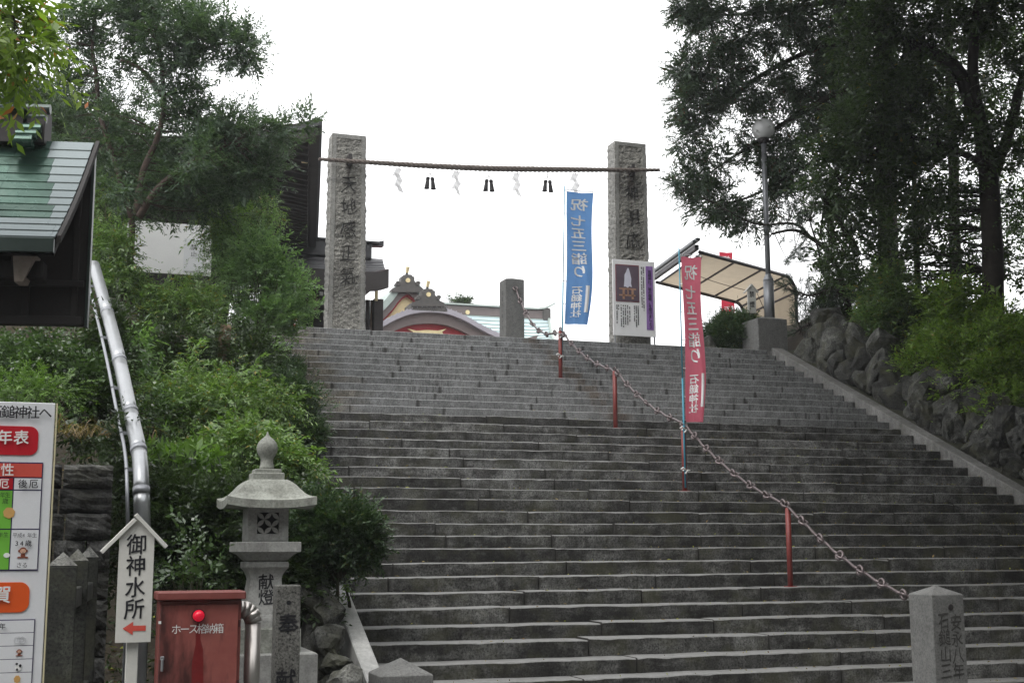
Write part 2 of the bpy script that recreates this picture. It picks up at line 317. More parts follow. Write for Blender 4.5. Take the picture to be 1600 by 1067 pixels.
# ---------------------------------------------------------------- mesh builder
class MB:
    def __init__(s): s.v = []; s.f = []
    def add(s, vs, fs):
        b = len(s.v); s.v += [tuple(p) for p in vs]; s.f += [tuple(i + b for i in f) for f in fs]; return s
    def box(s, c, size, rot=None, bev=0.0, taper=1.0):
        """box centred on c; bev chamfers every edge; taper scales the top"""
        h = [d / 2 for d in size]; pts = []; fs = []
        if bev <= 0:
            for z in (-1, 1):
                k = taper if z > 0 else 1
                for x, y in ((-1, -1), (1, -1), (1, 1), (-1, 1)): pts.append(Vector((x * h[0] * k, y * h[1] * k, z * h[2])))
            fs = [(3, 2, 1, 0), (4, 5, 6, 7), (0, 1, 5, 4), (1, 2, 6, 5), (2, 3, 7, 6), (3, 0, 4, 7)]
        else:
            bm = bmesh.new(); bmesh.ops.create_cube(bm, size=1)
            for q in bm.verts:
                k = taper if q.co.z > 0 else 1
                q.co = Vector((q.co.x * size[0] * k, q.co.y * size[1] * k, q.co.z * size[2]))
            bmesh.ops.bevel(bm, geom=list(bm.edges), offset=bev, segments=1, affect='EDGES', profile=0.5)
            bm.verts.index_update()
            pts = [q.co.copy() for q in bm.verts]; fs = [tuple(q.index for q in f.verts) for f in bm.faces]; bm.free()
        if rot is not None: pts = [rot @ p for p in pts]
        return s.add([p + Vector(c) for p in pts], fs)
    def prism(s, poly, d0, d1, fn):
        """poly: 2-D outline; fn(u, w, d) -> point; extruded from depth d0 to d1"""
        n = len(poly); pts = [fn(u, w, d0) for u, w in poly] + [fn(u, w, d1) for u, w in poly]
        fs = [tuple(range(n)), tuple(range(2 * n - 1, n - 1, -1))] + [(i + n, (i + 1) % n + n, (i + 1) % n, i) for i in range(n)]
        return s.add(pts, fs)
    def tube(s, pts, rad, n=8, cap=True, closed=False):
        pts = [Vector(p) for p in pts]; m = len(pts)
        if not isinstance(rad, (list, tuple)): rad = [rad] * m
        ring = []; up = None
        for i in range(m):
            a = pts[(i - 1) % m] if (closed or i > 0) else pts[i]; b = pts[(i + 1) % m] if (closed or i < m - 1) else pts[i]
            d = (b - a).normalized()
            if up is None: up = d.orthogonal().normalized()
            up = (up - d * up.dot(d)); up = up.normalized() if up.length > 1e-6 else d.orthogonal().normalized()
            w = d.cross(up)
            for k in range(n):
                an = 2 * PI * k / n; ring.append(pts[i] + (up * math.cos(an) + w * math.sin(an)) * rad[i])
        fs = []
        for i in range(m if closed else m - 1):
            j = (i + 1) % m
            for k in range(n):
                fs.append((i * n + k, i * n + (k + 1) % n, j * n + (k + 1) % n, j * n + k))
        if cap and not closed: fs += [tuple(range(n - 1, -1, -1)), tuple((m - 1) * n + k for k in range(n))]
        return s.add(ring, fs)
    def rings(s, rs, cap=True):
        n = len(rs[0]); vs = [p for r in rs for p in r]; fs = []
        for i in range(len(rs) - 1):
            for k in range(n): fs.append((i * n + k, i * n + (k + 1) % n, (i + 1) * n + (k + 1) % n, (i + 1) * n + k))
        if cap: fs += [tuple(range(n - 1, -1, -1)), tuple((len(rs) - 1) * n + k for k in range(n))]
        return s.add(vs, fs)
    def lathe(s, prof, c=(0, 0, 0), n=20):
        return s.rings([[(c[0] + r * math.cos(2 * PI * k / n), c[1] + r * math.sin(2 * PI * k / n), c[2] + z) for k in range(n)] for r, z in prof])
    def grid(s, fn, nu, nv):
        vs = [fn(i / nu, j / nv) for j in range(nv + 1) for i in range(nu + 1)]
        return s.add(vs, [(j * (nu + 1) + i, j * (nu + 1) + i + 1, (j + 1) * (nu + 1) + i + 1, (j + 1) * (nu + 1) + i) for j in range(nv) for i in range(nu)])
    def build(s, name, mat, parent=None, smooth=False, origin=None):
        me = bpy.data.meshes.new(name)
        o0 = Vector(origin) if origin is not None else Vector((0, 0, 0))
        me.from_pydata([tuple(Vector(p) - o0) for p in s.v], [], s.f); me.update()
        if mat: me.materials.append(MATS[mat])
        if smooth: me.polygons.foreach_set('use_smooth', [True] * len(me.polygons))
        return link(name, me, parent, o0)

def link(name, me, parent=None, loc=(0, 0, 0)):
    o = bpy.data.objects.new(name, me); COL.objects.link(o); o.location = loc
    if parent is not None:
        o.parent = parent; o.matrix_parent_inverse = parent_inv(parent)
    return o
def parent_inv(p):      # children are given in world coordinates
    return (Matrix.Translation(p.location) @ p.rotation_euler.to_matrix().to_4x4()).inverted()
def tag(o, label, cat, group=None):
    o['label'] = label; o['category'] = cat
    if group: o['group'] = group
    return o
def thing(name, loc, label, cat, group=None):
    o = bpy.data.objects.new(name, None); COL.objects.link(o); o.location = loc; o.empty_display_size = 0.2
    return tag(o, label, cat, group)
def struct(o): o['kind'] = 'structure'; return o
def stuff(o): o['kind'] = 'stuff'; return o
def sizebox(name, c, size, mat, parent=None, bev=0.006, rot=None, taper=1.0):
    m = MB().box(c, size, rot, bev, taper); return m.build(name, mat, parent, origin=c)

# ---------------------------------------------------------------- lettering
GLY = {}
def glyph(ch, weight=0.0):
    key = (ch, weight)
    if key in GLY: return GLY[key]
    cu = bpy.data.curves.new('glyph', 'FONT'); cu.body = ch; cu.size = 1.0; cu.offset = weight; cu.resolution_u = 3
    ob = bpy.data.objects.new('glyph', cu); COL.objects.link(ob)
    bpy.context.view_layer.update()
    me = bpy.data.meshes.new_from_object(ob.evaluated_get(bpy.context.evaluated_depsgraph_get()))
    vs = [(p.co.x, p.co.y) for p in me.vertices]; fs = [tuple(p.vertices) for p in me.polygons]
    bpy.data.objects.remove(ob); bpy.data.curves.remove(cu); bpy.data.meshes.remove(me)
    GLY[key] = (vs, fs); return GLY[key]
_r = glyph('国')[0]
_xs = [p[0] for p in _r]; _ys = [p[1] for p in _r]
GC = ((min(_xs) + max(_xs)) / 2, (min(_ys) + max(_ys)) / 2); GS = max(max(_xs) - min(_xs), max(_ys) - min(_ys))
def lettering(name, items, fn, mat, parent, weight=0.0, lift_step=0.0004, slant=0.0, wob=0.0, mirror=False, double=None):
    """items: (char, u, w, width, height) in sign coordinates; fn(u, w, lift) -> point"""
    m = MB(); k = 0
    for ch, u, w, sw, sh in items:
        vs, fs = glyph(ch); k += 1; pts = []
        for x, y in vs:
            a = (x - GC[0]) / GS; b = (y - GC[1]) / GS
            if wob:
                a += wob * math.sin(7.3 * b + k * 1.7) + 0.4 * wob * math.sin(17 * a + 2.1 * k); b += wob * math.sin(6.1 * a + k * 2.3) + 0.4 * wob * math.sin(15 * b + k)
            b += slant * a
            if mirror: a = -a
            pts.append((u + a * sw, w + b * sh))
        cop = [(0, 0)] if weight < 0.004 else [(weight, 0), (-weight, 0), (0, weight * 0.8), (0, -weight * 0.8)]
        for lift in ([1] if double is None else [1, -1]):
            for j, (ox, oy) in enumerate(cop):
                m.add([fn(p + ox * sw, q + oy * sh, lift) + Vector((0, -lift_step * j * (1 if lift > 0 else -1), 0)) for p, q in pts], fs)
    return m.build(name, mat, parent)
def column(s, u, w0, w1, sw, sh=None):
    n = len(s); 
    return [(c, u, w0 + (w1 - w0) * (i + 0.5) / n, sw, sh or abs(w1 - w0) / n * 0.86) for i, c in enumerate(s)]
def row(s, u0, u1, w, sh, sw=None):
    n = len(s); return [(c, u0 + (u1 - u0) * (i + 0.5) / n, w, sw or abs(u1 - u0) / n * 0.9, sh) for i, c in enumerate(s) if c != ' ']
def onY(Y, gap=0.003):
    return lambda u, w, l: Vector((u, Y - gap * l, w))

def fbm(p, sc, oct=4): return mnoise.fractal(Vector(p) * sc, 0.8, 2.1, oct)

# ================================================================ SETTING
Y0, Z0, TR, RI, NS = 24.468, 5.76, 0.3535, 0.16, 36
XL, XR, XC = 2.92, 14.20, 8.53
def slope_z(Y): return Z0 - (Y0 - Y) * RI / TR
def smooth(a, b, x):
    t = min(1, max(0, (x - a) / (b - a))); return t * t * (3 - 2 * t)
def terr_left(X, Y):
    z = min(max(slope_z(Y) - 0.12, 0.03), Z0 + 0.25)
    k = smooth(2.7, 0.5, X)
    z2 = 0.03 + (Z0 + 0.3) * smooth(12.4, 22.5, Y)          # the bank, a little steeper than the flight
    z = z + (z2 - z) * k
    return z + 0.10 * fbm((X, Y, 0), 0.7) * (1 if z > 0.1 else 0)
def terr_right(X, Y):
    base = min(max(slope_z(Y), 0.03), Z0)
    k = smooth(14.9, 15.7, X)
    z = base - 0.1 + k * 0.95 + 0.25 * smooth(16, 19, X)
    return z + 0.12 * fbm((X, Y, 3), 0.7) * k

struct(MB().grid(lambda u, v: ((u - 0.5) * 240 + 8, -90 + v * 240, 0.0), 2, 2).build('ground', 'asphalt'))
m = MB(); m.box((8, 55, Z0 - 1.0), (80, 60.9, 1.99), bev=0.0); struct(m.build('landing', 'paving'))
m = MB().grid(lambda u, v: (lambda X, Y: (X, Y, terr_left(X, Y)))(-22 + 24.66 * u, 12.3 + 13 * v), 110, 60)
struct(m.build('hillside', 'soil', smooth=True))
m = MB().grid(lambda u, v: (lambda X, Y: (X, Y, terr_right(X, Y)))(14.9 + 26 * u, 11.2 + 24 * v), 100, 90)
struct(m.build('embankment', 'soil', smooth=True))

# stairs: a core in shade and one stone after another on it
m = MB()
prof = [(Y0 - NS * TR + 0.05, -0.2)]
for i in range(NS - 1, -1, -1):
    yy, zz = Y0 - i * TR + 0.03, Z0 - i * RI - 0.02
    prof += [(yy, zz - RI), (yy, zz)]
prof += [(Y0 + 0.6, Z0 - 0.02), (Y0 + 0.6, -0.2)]
m.prism(prof, XL, XR, lambda u, w, d: (d, u, w))
stairs = struct(m.build('stairs', 'core'))
stone_n = 0
def step_stone(x0, x1, i, mat):
    n = max(2, int((x1 - x0) / (0.11 if i >= 13 else 0.3))); old = i >= 13
    L = x1 - x0; y = Y0 - i * TR; z = Z0 - i * RI
    yo = random.gauss(0, 0.008 if old else 0.002); zo = random.gauss(0, 0.005 if old else 0.0012); ti = random.gauss(0, 0.006 if old else 0.001)
    ch = random.uniform(0.011, 0.018) if old else 0.011
    dep = 0.44 if i > 0 else 0.75
    rs = []
    for k in range(n + 1):
        a = k / n; X = L * a - L / 2; e = 0.0
        wy = 0.007 * fbm((x0 + L * a, i * 3.1, 0), 2.3) if old else 0.0015 * fbm((x0 + L * a, i, 0), 2)
        wz = 0.006 * fbm((x0 + L * a, i * 2.7, 9), 2.0) if old else 0.001 * fbm((x0 + L * a, i, 5), 2)
        ed = 0.004 if k in (0, n) else 0.0
        zt = zo + ti * (a - 0.5) + wz - ed; yf = yo + wy + ed
        c1 = ch * (1 + 0.9 * max(-0.4, fbm((x0 + L * a, i, 2), 4))) if old else ch
        pr = [(yf + 0.003, -RI - 0.004), (yf, -RI * 0.55), (yf, zt - c1 * 0.75), (yf + c1 * 0.5, zt - c1 * 0.22), (yf + c1 * 1.5, zt), (dep, zt), (dep, -RI - 0.004)]
        rs.append([(X, p, q) for p, q in pr])
    m = MB().rings(rs)
    m.f = [f[::-1] for f in m.f]
    me = bpy.data.meshes.new('step_stone'); me.from_pydata(m.v, [], m.f); me.update(); me.materials.append(MATS[mat])
    link('step_stone', me, stairs, ((x0 + x1) / 2, y, z))
for i in range(NS):
    x = XL; cuts = [XL]
    lo, hi = (1.5, 2.1) if i < 13 else (1.3, 3.0)
    x += random.uniform(0.5, hi)
    while x < XR - 0.6:
        cuts.append(x); x += random.uniform(lo, hi)
    cuts.append(XR)
    g = 0.003 if i < 13 else 0.0075
    for a, b in zip(cuts[:-1], cuts[1:]):
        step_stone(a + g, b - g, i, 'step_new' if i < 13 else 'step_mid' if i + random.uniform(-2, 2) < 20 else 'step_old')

# sloping kerbs at both sides of the flight
def kerb(name, xa, xb, top, mat, label, ya, yb, cuts):
    o = thing(name, ((xa + xb) / 2, ya, 0), label, 'kerb')
    for k in range(cuts):
        a = ya + (yb - ya) * k / cuts + 0.004; b = ya + (yb - ya) * (k + 1) / cuts - 0.004
        m = MB(); c = 0.012; rs = []
        for y in (a, b):
            z = slope_z(y) + top
            rs.append([(xa, y, z - 0.62), (xb, y, z - 0.62), (xb, y, z - c), (xb - c, y, z), (xa + c, y, z), (xa, y, z - c)])
        m.rings(rs); m.f = [f[::-1] for f in m.f]
        m.build('kerb_stone', mat, o, origin=((xa + xb) / 2, (a + b) / 2, slope_z((a + b) / 2)))
    return o
kerb('stair_kerb', XR + 0.004, XR + 0.27, 0.105, 'curb_grey', 'grey granite kerb sloping down the right edge of the stairs beside the boulders', 12.3, 24.3, 7)
kerb('stair_kerb', XL - 0.15, XL + 0.025, 0.16, 'curb_white', 'pale smooth granite kerb sloping down the left edge of the stairs by the lantern', 11.95, 24.4, 7)
m = MB().grid(lambda u, v: (lambda X, Y: (X, Y, slope_z(Y) - 0.02 + 0.03 * fbm((X, Y, 0), 2)))(XR + 0.2 + 0.75 * u, 12.2 + 12.5 * v), 6, 60)
struct(m.build('moss_verge', 'moss_strip', smooth=True))

# boulders
def boulder_mesh(seed, r, mat, sub=3):
    bm = bmesh.new(); bmesh.ops.create_icosphere(bm, subdivisions=sub, radius=1.0)
    off = Vector((seed * 7.3, seed * 3.1, seed * 1.7))
    planes = [(Vector((random.gauss(0, 1), random.gauss(0, 1), random.gauss(0, 0.8))).normalized(), random.uniform(0.5, 0.88)) for _ in range(13)]
    for q in bm.verts:
        p = q.co.copy()
        for nn, dd in planes:
            e = p.dot(nn) - dd
            if e > 0: p -= nn * e * 0.92
        p *= 1 + 0.18 * mnoise.fractal(p * 1.6 + off, 0.8, 2, 4) + 0.09 * mnoise.fractal(p * 5 + off, 0.6, 2.2, 3)
        q.co = Vector((p.x * r[0], p.y * r[1], p.z * r[2]))
    me = bpy.data.meshes.new('boulder'); bm.to_mesh(me); bm.free(); me.materials.append(MATS[mat])
    return me
rw = thing('boulder_wall', (15.2, 18, slope_z(18)), 'rough dark boulder retaining wall beside the right edge of the stairs', 'stone wall')
yb = 24.0; k = 0
while yb > 12.5:
    w = random.uniform(0.24, 0.42)
    for tier, (xx, zz, sc) in enumerate(((15.0, 0.12, 0.72), (15.14, 0.45, 0.70), (15.34, 0.80, 0.66))):
        r = (0.52 * sc * random.uniform(0.8, 1.1), w * random.uniform(1.05, 1.4), 0.56 * sc * random.uniform(0.85, 1.3))
        yy = yb + random.uniform(-0.15, 0.15) + (0.2 if tier == 1 else 0)
        o = link('boulder', boulder_mesh(k, r, 'rock', 4 if yy < 20 else 3), rw, (xx + random.uniform(-0.08, 0.08), yy, slope_z(yy) + zz * random.uniform(0.85, 1.1)))
        o.rotation_euler = (random.uniform(-0.4, 0.4), random.uniform(-0.4, 0.4), random.uniform(0, 6)); k += 1
    yb -= w * 1.55
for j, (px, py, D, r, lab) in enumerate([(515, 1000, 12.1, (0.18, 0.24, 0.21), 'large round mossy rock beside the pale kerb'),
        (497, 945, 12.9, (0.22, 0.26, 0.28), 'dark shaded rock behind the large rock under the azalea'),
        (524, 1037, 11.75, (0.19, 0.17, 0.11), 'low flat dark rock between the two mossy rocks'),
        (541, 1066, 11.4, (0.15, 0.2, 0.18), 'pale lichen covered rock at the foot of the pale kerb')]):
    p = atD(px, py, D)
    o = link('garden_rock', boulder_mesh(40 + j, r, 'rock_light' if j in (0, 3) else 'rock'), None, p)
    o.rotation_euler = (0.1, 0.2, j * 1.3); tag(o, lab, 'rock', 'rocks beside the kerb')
    for q in range(1):   # a bedding stone under it down to the ground
        me = boulder_mesh(60 + j, (r[0] * 1.1, r[1] * 1.1, max(0.2, p.z * 0.62)), 'rock')
        b = link('bedding_stone', me, o, (p.x, p.y, max(0.1, (p.z - 0.1) * 0.5)))

# dry stone block wall behind the sign board
bw = thing('block_wall', (-0.2, 12.1, 0), 'dark rough stone block wall between the sign board and the silver pipe', 'stone wall')
zc = 0.0; r_ = 0
while zc < 2.32:
    h = random.uniform(0.19, 0.27); x = -1.6
    while x < 0.36:
        w = random.uniform(0.2, 0.4); x1 = min(x + w, 0.42)
        if 0.42 - x1 < 0.16: x1 = 0.42
        m = MB(); bm = bmesh.new(); bmesh.ops.create_cube(bm, size=1)
        bmesh.ops.subdivide_edges(bm, edges=list(bm.edges), cuts=7, use_grid_fill=True)
        sx_, sz_ = x1 - x - 0.015, h - 0.015
        for q in bm.verts:
            bul = (1 - (2 * q.co.x) ** 4) * (1 - (2 * q.co.z) ** 4)
            nn = mnoise.fractal(Vector((q.co.x * 3 + x * 5, q.co.y * 3, q.co.z * 3 + zc * 5)), 0.6, 2.2, 4)
            q.co = Vector((q.co.x * sx_, q.co.y * 0.5 - (0.06 * bul + 0.04 * nn if q.co.y < 0 else 0), q.co.z * sz_ + 0.012 * nn))
        me = bpy.data.meshes.new('block'); bm.to_mesh(me); bm.free(); me.materials.append(MATS['wall_block'])
        link('block', me, bw, ((x + x1) / 2, 12.0 + random.uniform(-0.03, 0.03), zc + h / 2)); x = x1
    zc += h

# ---------------------------------------------------------------- vegetation tools
def leaves(name, C, Dv, Nv, L, W, mat, parent, fold=0.0):
    """one bent quad for each leaf"""
    n = len(C)
    S = np.cross(Dv, Nv); S /= np.linalg.norm(S, axis=1, keepdims=True) + 1e-9
    V = np.empty((n, 4, 3), np.float32)
    V[:, 0] = C; V[:, 2] = C + Dv * L[:, None]
    mid = C + Dv * (L * 0.45)[:, None] + Nv * (L * fold)[:, None]
    V[:, 1] = mid + S * (W / 2)[:, None]; V[:, 3] = mid - S * (W / 2)[:, None]
    return quads(name, V, mat, parent)
def quads(name, V, mat, parent):
    n = len(V); me = bpy.data.meshes.new(name)
    me.vertices.add(n * 4); me.vertices.foreach_set('co', V.reshape(-1).astype(np.float32))
    me.loops.add(n * 4); me.loops.foreach_set('vertex_index', np.arange(n * 4, dtype=np.int32))
    me.polygons.add(n); me.polygons.foreach_set('loop_start', np.arange(0, n * 4, 4, dtype=np.int32))
    me.update(calc_edges=True); me.materials.append(MATS[mat])
    return link(name, me, parent)
def unit(a): return a / (np.linalg.norm(a, axis=-1, keepdims=True) + 1e-9)
KIND = {   # leaf length, width, leaves on a spray, spray length, leaf angle, droop, up, spread
    'yew':     (0.085, 0.024, 15, 0.34, 0.85, 0.00, 0.30, 0.5),
    'cypress': (0.11, 0.027, 14, 0.36, 0.70, -0.14, 0.05, 0.55),
    'broad':   (0.095, 0.042, 9, 0.34, 0.95, -0.15, 0.10, 0.6),
    'bush':    (0.07, 0.028, 11, 0.30, 0.85, -0.10, 0.25, 0.6),
    'fine':    (0.034, 0.014, 13, 0.15, 0.75, 0.0, 0.35, 0.5),
    'nandina': (0.062, 0.020, 15, 0.36, 0.75, -0.35, 0.15, 0.6),
    'feather': (0.04, 0.011, 26, 0.36, 0.9, -0.25, 0.25, 0.5),
    'camellia': (0.075, 0.036, 7, 0.28, 0.9, -0.1, 0.3, 0.6),
    'rosette': (0.14, 0.038, 9, 0.06, 1.15, 0.0, 0.6, 0.5),
    'wax':     (0.15, 0.046, 15, 0.6, 0.85, -0.42, -0.05, 0.35),
}
def sprays(P, D, kind, sc=1.0):
    L0, W0, m, SL, ang, droop, up, spread = KIND[kind]; n = len(P)
    sv = sc * np.exp(rng.normal(0, 0.22, n)); SL *= sc
    t = (np.arange(m) + 0.5) / m; t = t[None, :] + rng.normal(0, 0.03, (n, m))
    sl = SL * rng.uniform(0.6, 1.25, n)
    base = P[:, None, :] + D[:, None, :] * (t * sl[:, None])[..., None]
    base[..., 2] += droop * (t ** 2) * sl[:, None]
    tang = D[:, None, :] + np.zeros((n, m, 3)); tang[..., 2] += 2 * droop * t; tang = unit(tang)
    upv = np.zeros((n, 1, 3)); upv[..., 2] = 1.0; upv = upv + rng.normal(0, 0.35, (n, 1, 3))
    side = unit(np.cross(tang, upv)); nor = unit(np.cross(side, tang))
    sg = np.where(np.arange(m) % 2 == 0, 1.0, -1.0)[None, :, None]
    a = ang * rng.uniform(0.6, 1.3, (n, m))[..., None]
    if kind in ('rosette',):
        ph = rng.uniform(0, 2 * PI, (n, m))[..., None]; dv = tang * np.cos(a) + (side * np.cos(ph) + nor * np.sin(ph)) * np.sin(a); nv = tang
    else:
        dv = tang * np.cos(a) + side * sg * np.sin(a); nv = nor
    dv = unit(dv + rng.normal(0, 0.22, (n, m, 3))); dv[..., 2] += droop * 0.5; dv = unit(dv)
    nv = unit(nv + rng.normal(0, 0.35, (n, m, 3)))
    nv = unit(nv - dv * np.sum(nv * dv, -1, keepdims=True))
    Ls = L0 * sv[:, None] * rng.uniform(0.6, 1.25, (n, m)); Ws = W0 * sv[:, None] * rng.uniform(0.75, 1.2, (n, m))
    return base.reshape(-1, 3), dv.reshape(-1, 3), nv.reshape(-1, 3), Ls.reshape(-1), Ws.reshape(-1)
def clump_sprays(c, rh, rv, nsub, nspr, kind, sub=0.42, flat=1.0):
    """sprays grown from small lumps scattered through an ellipsoid: uneven outline, gaps between lumps"""
    up, spread = KIND[kind][6], KIND[kind][7]
    d = unit(rng.normal(size=(nsub, 3))); r = rng.uniform(0.25, 1.0, nsub) ** 0.6
    S = np.array(c) + d * r[:, None] * np.array([rh, rh, rv])
    P = []; Dd = []
    for s in S:
        k = rng.uniform(0.6, 1.3)
        q = unit(rng.normal(size=(nspr, 3))); rr = rng.uniform(0.1, 1.0, nspr) ** 0.7
        p = s + q * rr[:, None] * np.array([rh, rh, rv * flat]) * sub * k
        out = unit((p - np.array(c)) / np.array([rh, rh, rv])) * 0.55 + q * 0.5
        dd = out + rng.normal(0, spread, (nspr, 3)); dd[:, 2] += up
        P.append(p); Dd.append(unit(dd))
    P, Dd = np.concatenate(P), np.concatenate(Dd)
    k = rng.random(len(P)) < 0.07                      # stragglers reaching out of the mass
    P[k] += Dd[k] * rng.uniform(0.15, 0.55, k.sum())[:, None] * (0.5 * (rh + rv)); P[k, 2] += rng.uniform(0, 0.25, k.sum()) * rv
    return P, Dd, S
BACK = 0.0          # metres a plant is set further back than its clump list says
def foliage(parent, clumps, kind, mat, name='foliage', sc=1.0, sub=0.42, anchors=None, twig='bark', twig_r=0.012, flat=1.0):
    """clumps: (px, py, distance, half width px, half height px, lumps, sprays each)"""
    A = [[] for _ in range(5)]; tw = MB()
    for (px, py, D, rx, ry, ns, nq) in clumps:
        D += BACK; c = atD(px, py, D); k = D / F
        P, Dd, S = clump_sprays(c, rx * k, ry * k, ns, nq, kind, sub, flat)
        for i, q in enumerate(sprays(P, Dd, kind, sc)): A[i].append(q)
        if anchors is not None:
            for s in S:
                s = Vector(s); a = min(anchors, key=lambda z: (z - s).length + max(0, z.z - s.z) * 0.5)
                if (a - s).length < 0.05: continue
                mid = a.lerp(s, 0.5) + Vector((random.gauss(0, 0.08), random.gauss(0, 0.08), random.gauss(0.05, 0.06))) * (a - s).length
                r0 = twig_r * (0.6 + (a - s).length * 0.8)
                tw.tube([a, a.lerp(mid, 0.55), mid, mid.lerp(s, 0.55) + Vector((0, 0, 0.02)), s], [r0, r0 * 0.85, r0 * 0.65, r0 * 0.45, r0 * 0.15], 5, cap=False)
    o = leaves(name, *[np.concatenate(q) for q in A], mat, parent, fold=0.06)
    if tw.v: stuff(tw.build('branches', twig, parent, smooth=True))
    return o
def wiggle(pts, amp, n=5):
    pts = [Vector(p) for p in pts]; out = []
    for i in range(len(pts) - 1):
        p0, p1, p2, p3 = pts[max(i - 1, 0)], pts[i], pts[i + 1], pts[min(i + 2, len(pts) - 1)]
        for j in range(n):
            t = j / n; t2, t3 = t * t, t * t * t
            q = 0.5 * ((2 * p1) + (p2 - p0) * t + (2 * p0 - 5 * p1 + 4 * p2 - p3) * t2 + (3 * p1 - p0 - 3 * p2 + p3) * t3)
            out.append(q + Vector((mnoise.noise(q * 1.3), mnoise.noise(q * 1.3 + Vector((9, 0, 0))), 0)) * amp)
    out.append(pts[-1]); return out
def trunk(parent, pix, D, r0, r1, mat='bark', name='trunk', base=None, amp=0.04, n=9):
    """pix: (px, py[, distance]) from the top down or base up; base adds a foot on the ground"""
    P = [atD(p[0], p[1], (p[2] if len(p) > 2 else D) + BACK) for p in pix]
    if base is not None: P = [base] + P
    Q = wiggle(P, amp); k = len(Q)
    rad = [(r0 + (r1 - r0) * i / (k - 1)) * (1 + 0.12 * mnoise.noise(Q[i] * 3)) for i in range(k)]
    if base is not None: rad[0] *= 1.5
    MB().tube(Q, rad, n).build(name, mat, parent, smooth=True)
    return Q

# ================================================================ INSCRIBED PILLARS, ROPE
def pillar(xa, xb, Yf, dep, ztop, label, text, tz, seed, cap=0.0):
    o = thing('stone_pillar', ((xa + xb) / 2, Yf + dep / 2, Z0), label, 'stone pillar', 'inscribed pillars at the top of the stairs')
    W = xb - xa; H = ztop - Z0 + 0.02; cx = (xa + xb) / 2; marg = 0.085
    nu, nv = 40, 200
    def front(u, v):
        z = Z0 - 0.02 + H * v; w = W * (1.08 - 0.08 * v); x = cx + (u - 0.5) * w
        e = min(u, 1 - u) * w; top = (1 - v) * H
        d = 0.0
        if e > marg and top > marg:
            f = min(1, (e - marg) / 0.02, (top - marg) / 0.02)
            d = f * (-0.008 + 0.020 * mnoise.fractal(Vector((x * 10, seed, z * 17)), 0.6, 2.2, 4) )
        elif e < 1e-6: x += 0.012 * mnoise.fractal(Vector((seed, u * 3, z * 7)), 0.7, 2, 3)
        return (x, Yf - d, z)
    PILLAR_STONE('pillar_rough_%d' % int(seed), (cx, tz[2], tz[2] - (0.75 if seed < 5 else 2.0), 0.16 if seed < 5 else 0.2))
    MB().grid(front, nu, nv).build('face', 'pillar_rough_%d' % int(seed), o)
    m = MB()
    for sgn in (-1, 1):
        def side(u, v):
            z = Z0 - 0.02 + H * v; w = W * (1.08 - 0.08 * v) / 2; y = Yf + dep * u
            b = 0.0
            if u < 1e-6: b = 0.012 * mnoise.fractal(Vector((seed, (0 if sgn < 0 else 3.0), z * 7)), 0.7, 2, 3) * sgn
            elif u < 1 - 1e-6: b = 0.022 + 0.022 * mnoise.fractal(Vector((y * 9, seed + sgn, z * 13)), 0.7, 2, 3) if v < 0.985 else 0.0
            return (cx + sgn * (w + b), y, z)
        m.grid(side, 8, 130)
    m.grid(lambda u, v: (cx + (u - 0.5) * W, Yf + dep * v, ztop + (0.0 if 0 < u < 1 and 0 < v < 1 else 0)), 6, 4)
    m.grid(lambda u, v: (cx + (u - 0.5) * W * 1.08 * (1 - 0.0741 * v), Yf + dep, Z0 - 0.02 + H * v), 4, 8)
    m.build('shaft', 'pillar_smooth', o)
    # smooth tooled margin round the rough panel
    mm = MB()
    for sgn in (-1, 1):
        mm.grid(lambda u, v: (cx + sgn * (W * (1.08 - 0.08 * v) / 2 - 0.012 - u * (marg - 0.012)), Yf - 0.006, Z0 - 0.02 + (H - 0.01) * v), 1, 30)
    mm.grid(lambda u, v: (cx + (u - 0.5) * (W - 2 * marg), Yf - 0.006, ztop - 0.01 - v * (marg - 0.01)), 2, 1)
    mm.build('margin', 'pillar_smooth', o)
    lettering('inscription', column(text, cx + 0.01, tz[0], tz[1], 0.29, 0.33), onY(Yf, 0.024), 'ink_carved', o, weight=0.0, slant=0.12, wob=0.04)
    # rusty bracket that carries the rope, and the stain below it
    z = tz[2]
    MB().box((cx, Yf - 0.05, z), (0.1, 0.16, 0.16), bev=0.01).box((cx, Yf - 0.13, z), (0.07, 0.03, 0.24), bev=0.005).build('bracket', 'iron_dark', o)
    return o
YP = 24.95
pl = (atY(516, 400, YP).x, atY(569, 400, YP).x); pr_ = (atY(963, 380, YP).x, atY(1012, 380, YP).x)
pillar(pl[0], pl[1], YP, 0.36, atY(540, 210, YP).z, 'tall rough granite pillar carved 天地感正氣 beside the dark temple roof', '天地感正氣', (atY(540, 270, YP).z, atY(540, 450, YP).z, atY(540, 252, YP).z), 3.3)
pillar(pr_[0], pr_[1], YP, 0.40, atY(985, 223, YP).z, 'tall rough granite pillar carved 神明応至誠 behind the notice board with a photo', '神明応至誠', (atY(985, 285, YP).z, atY(985, 470, YP).z, atY(985, 268, YP).z), 8.1)

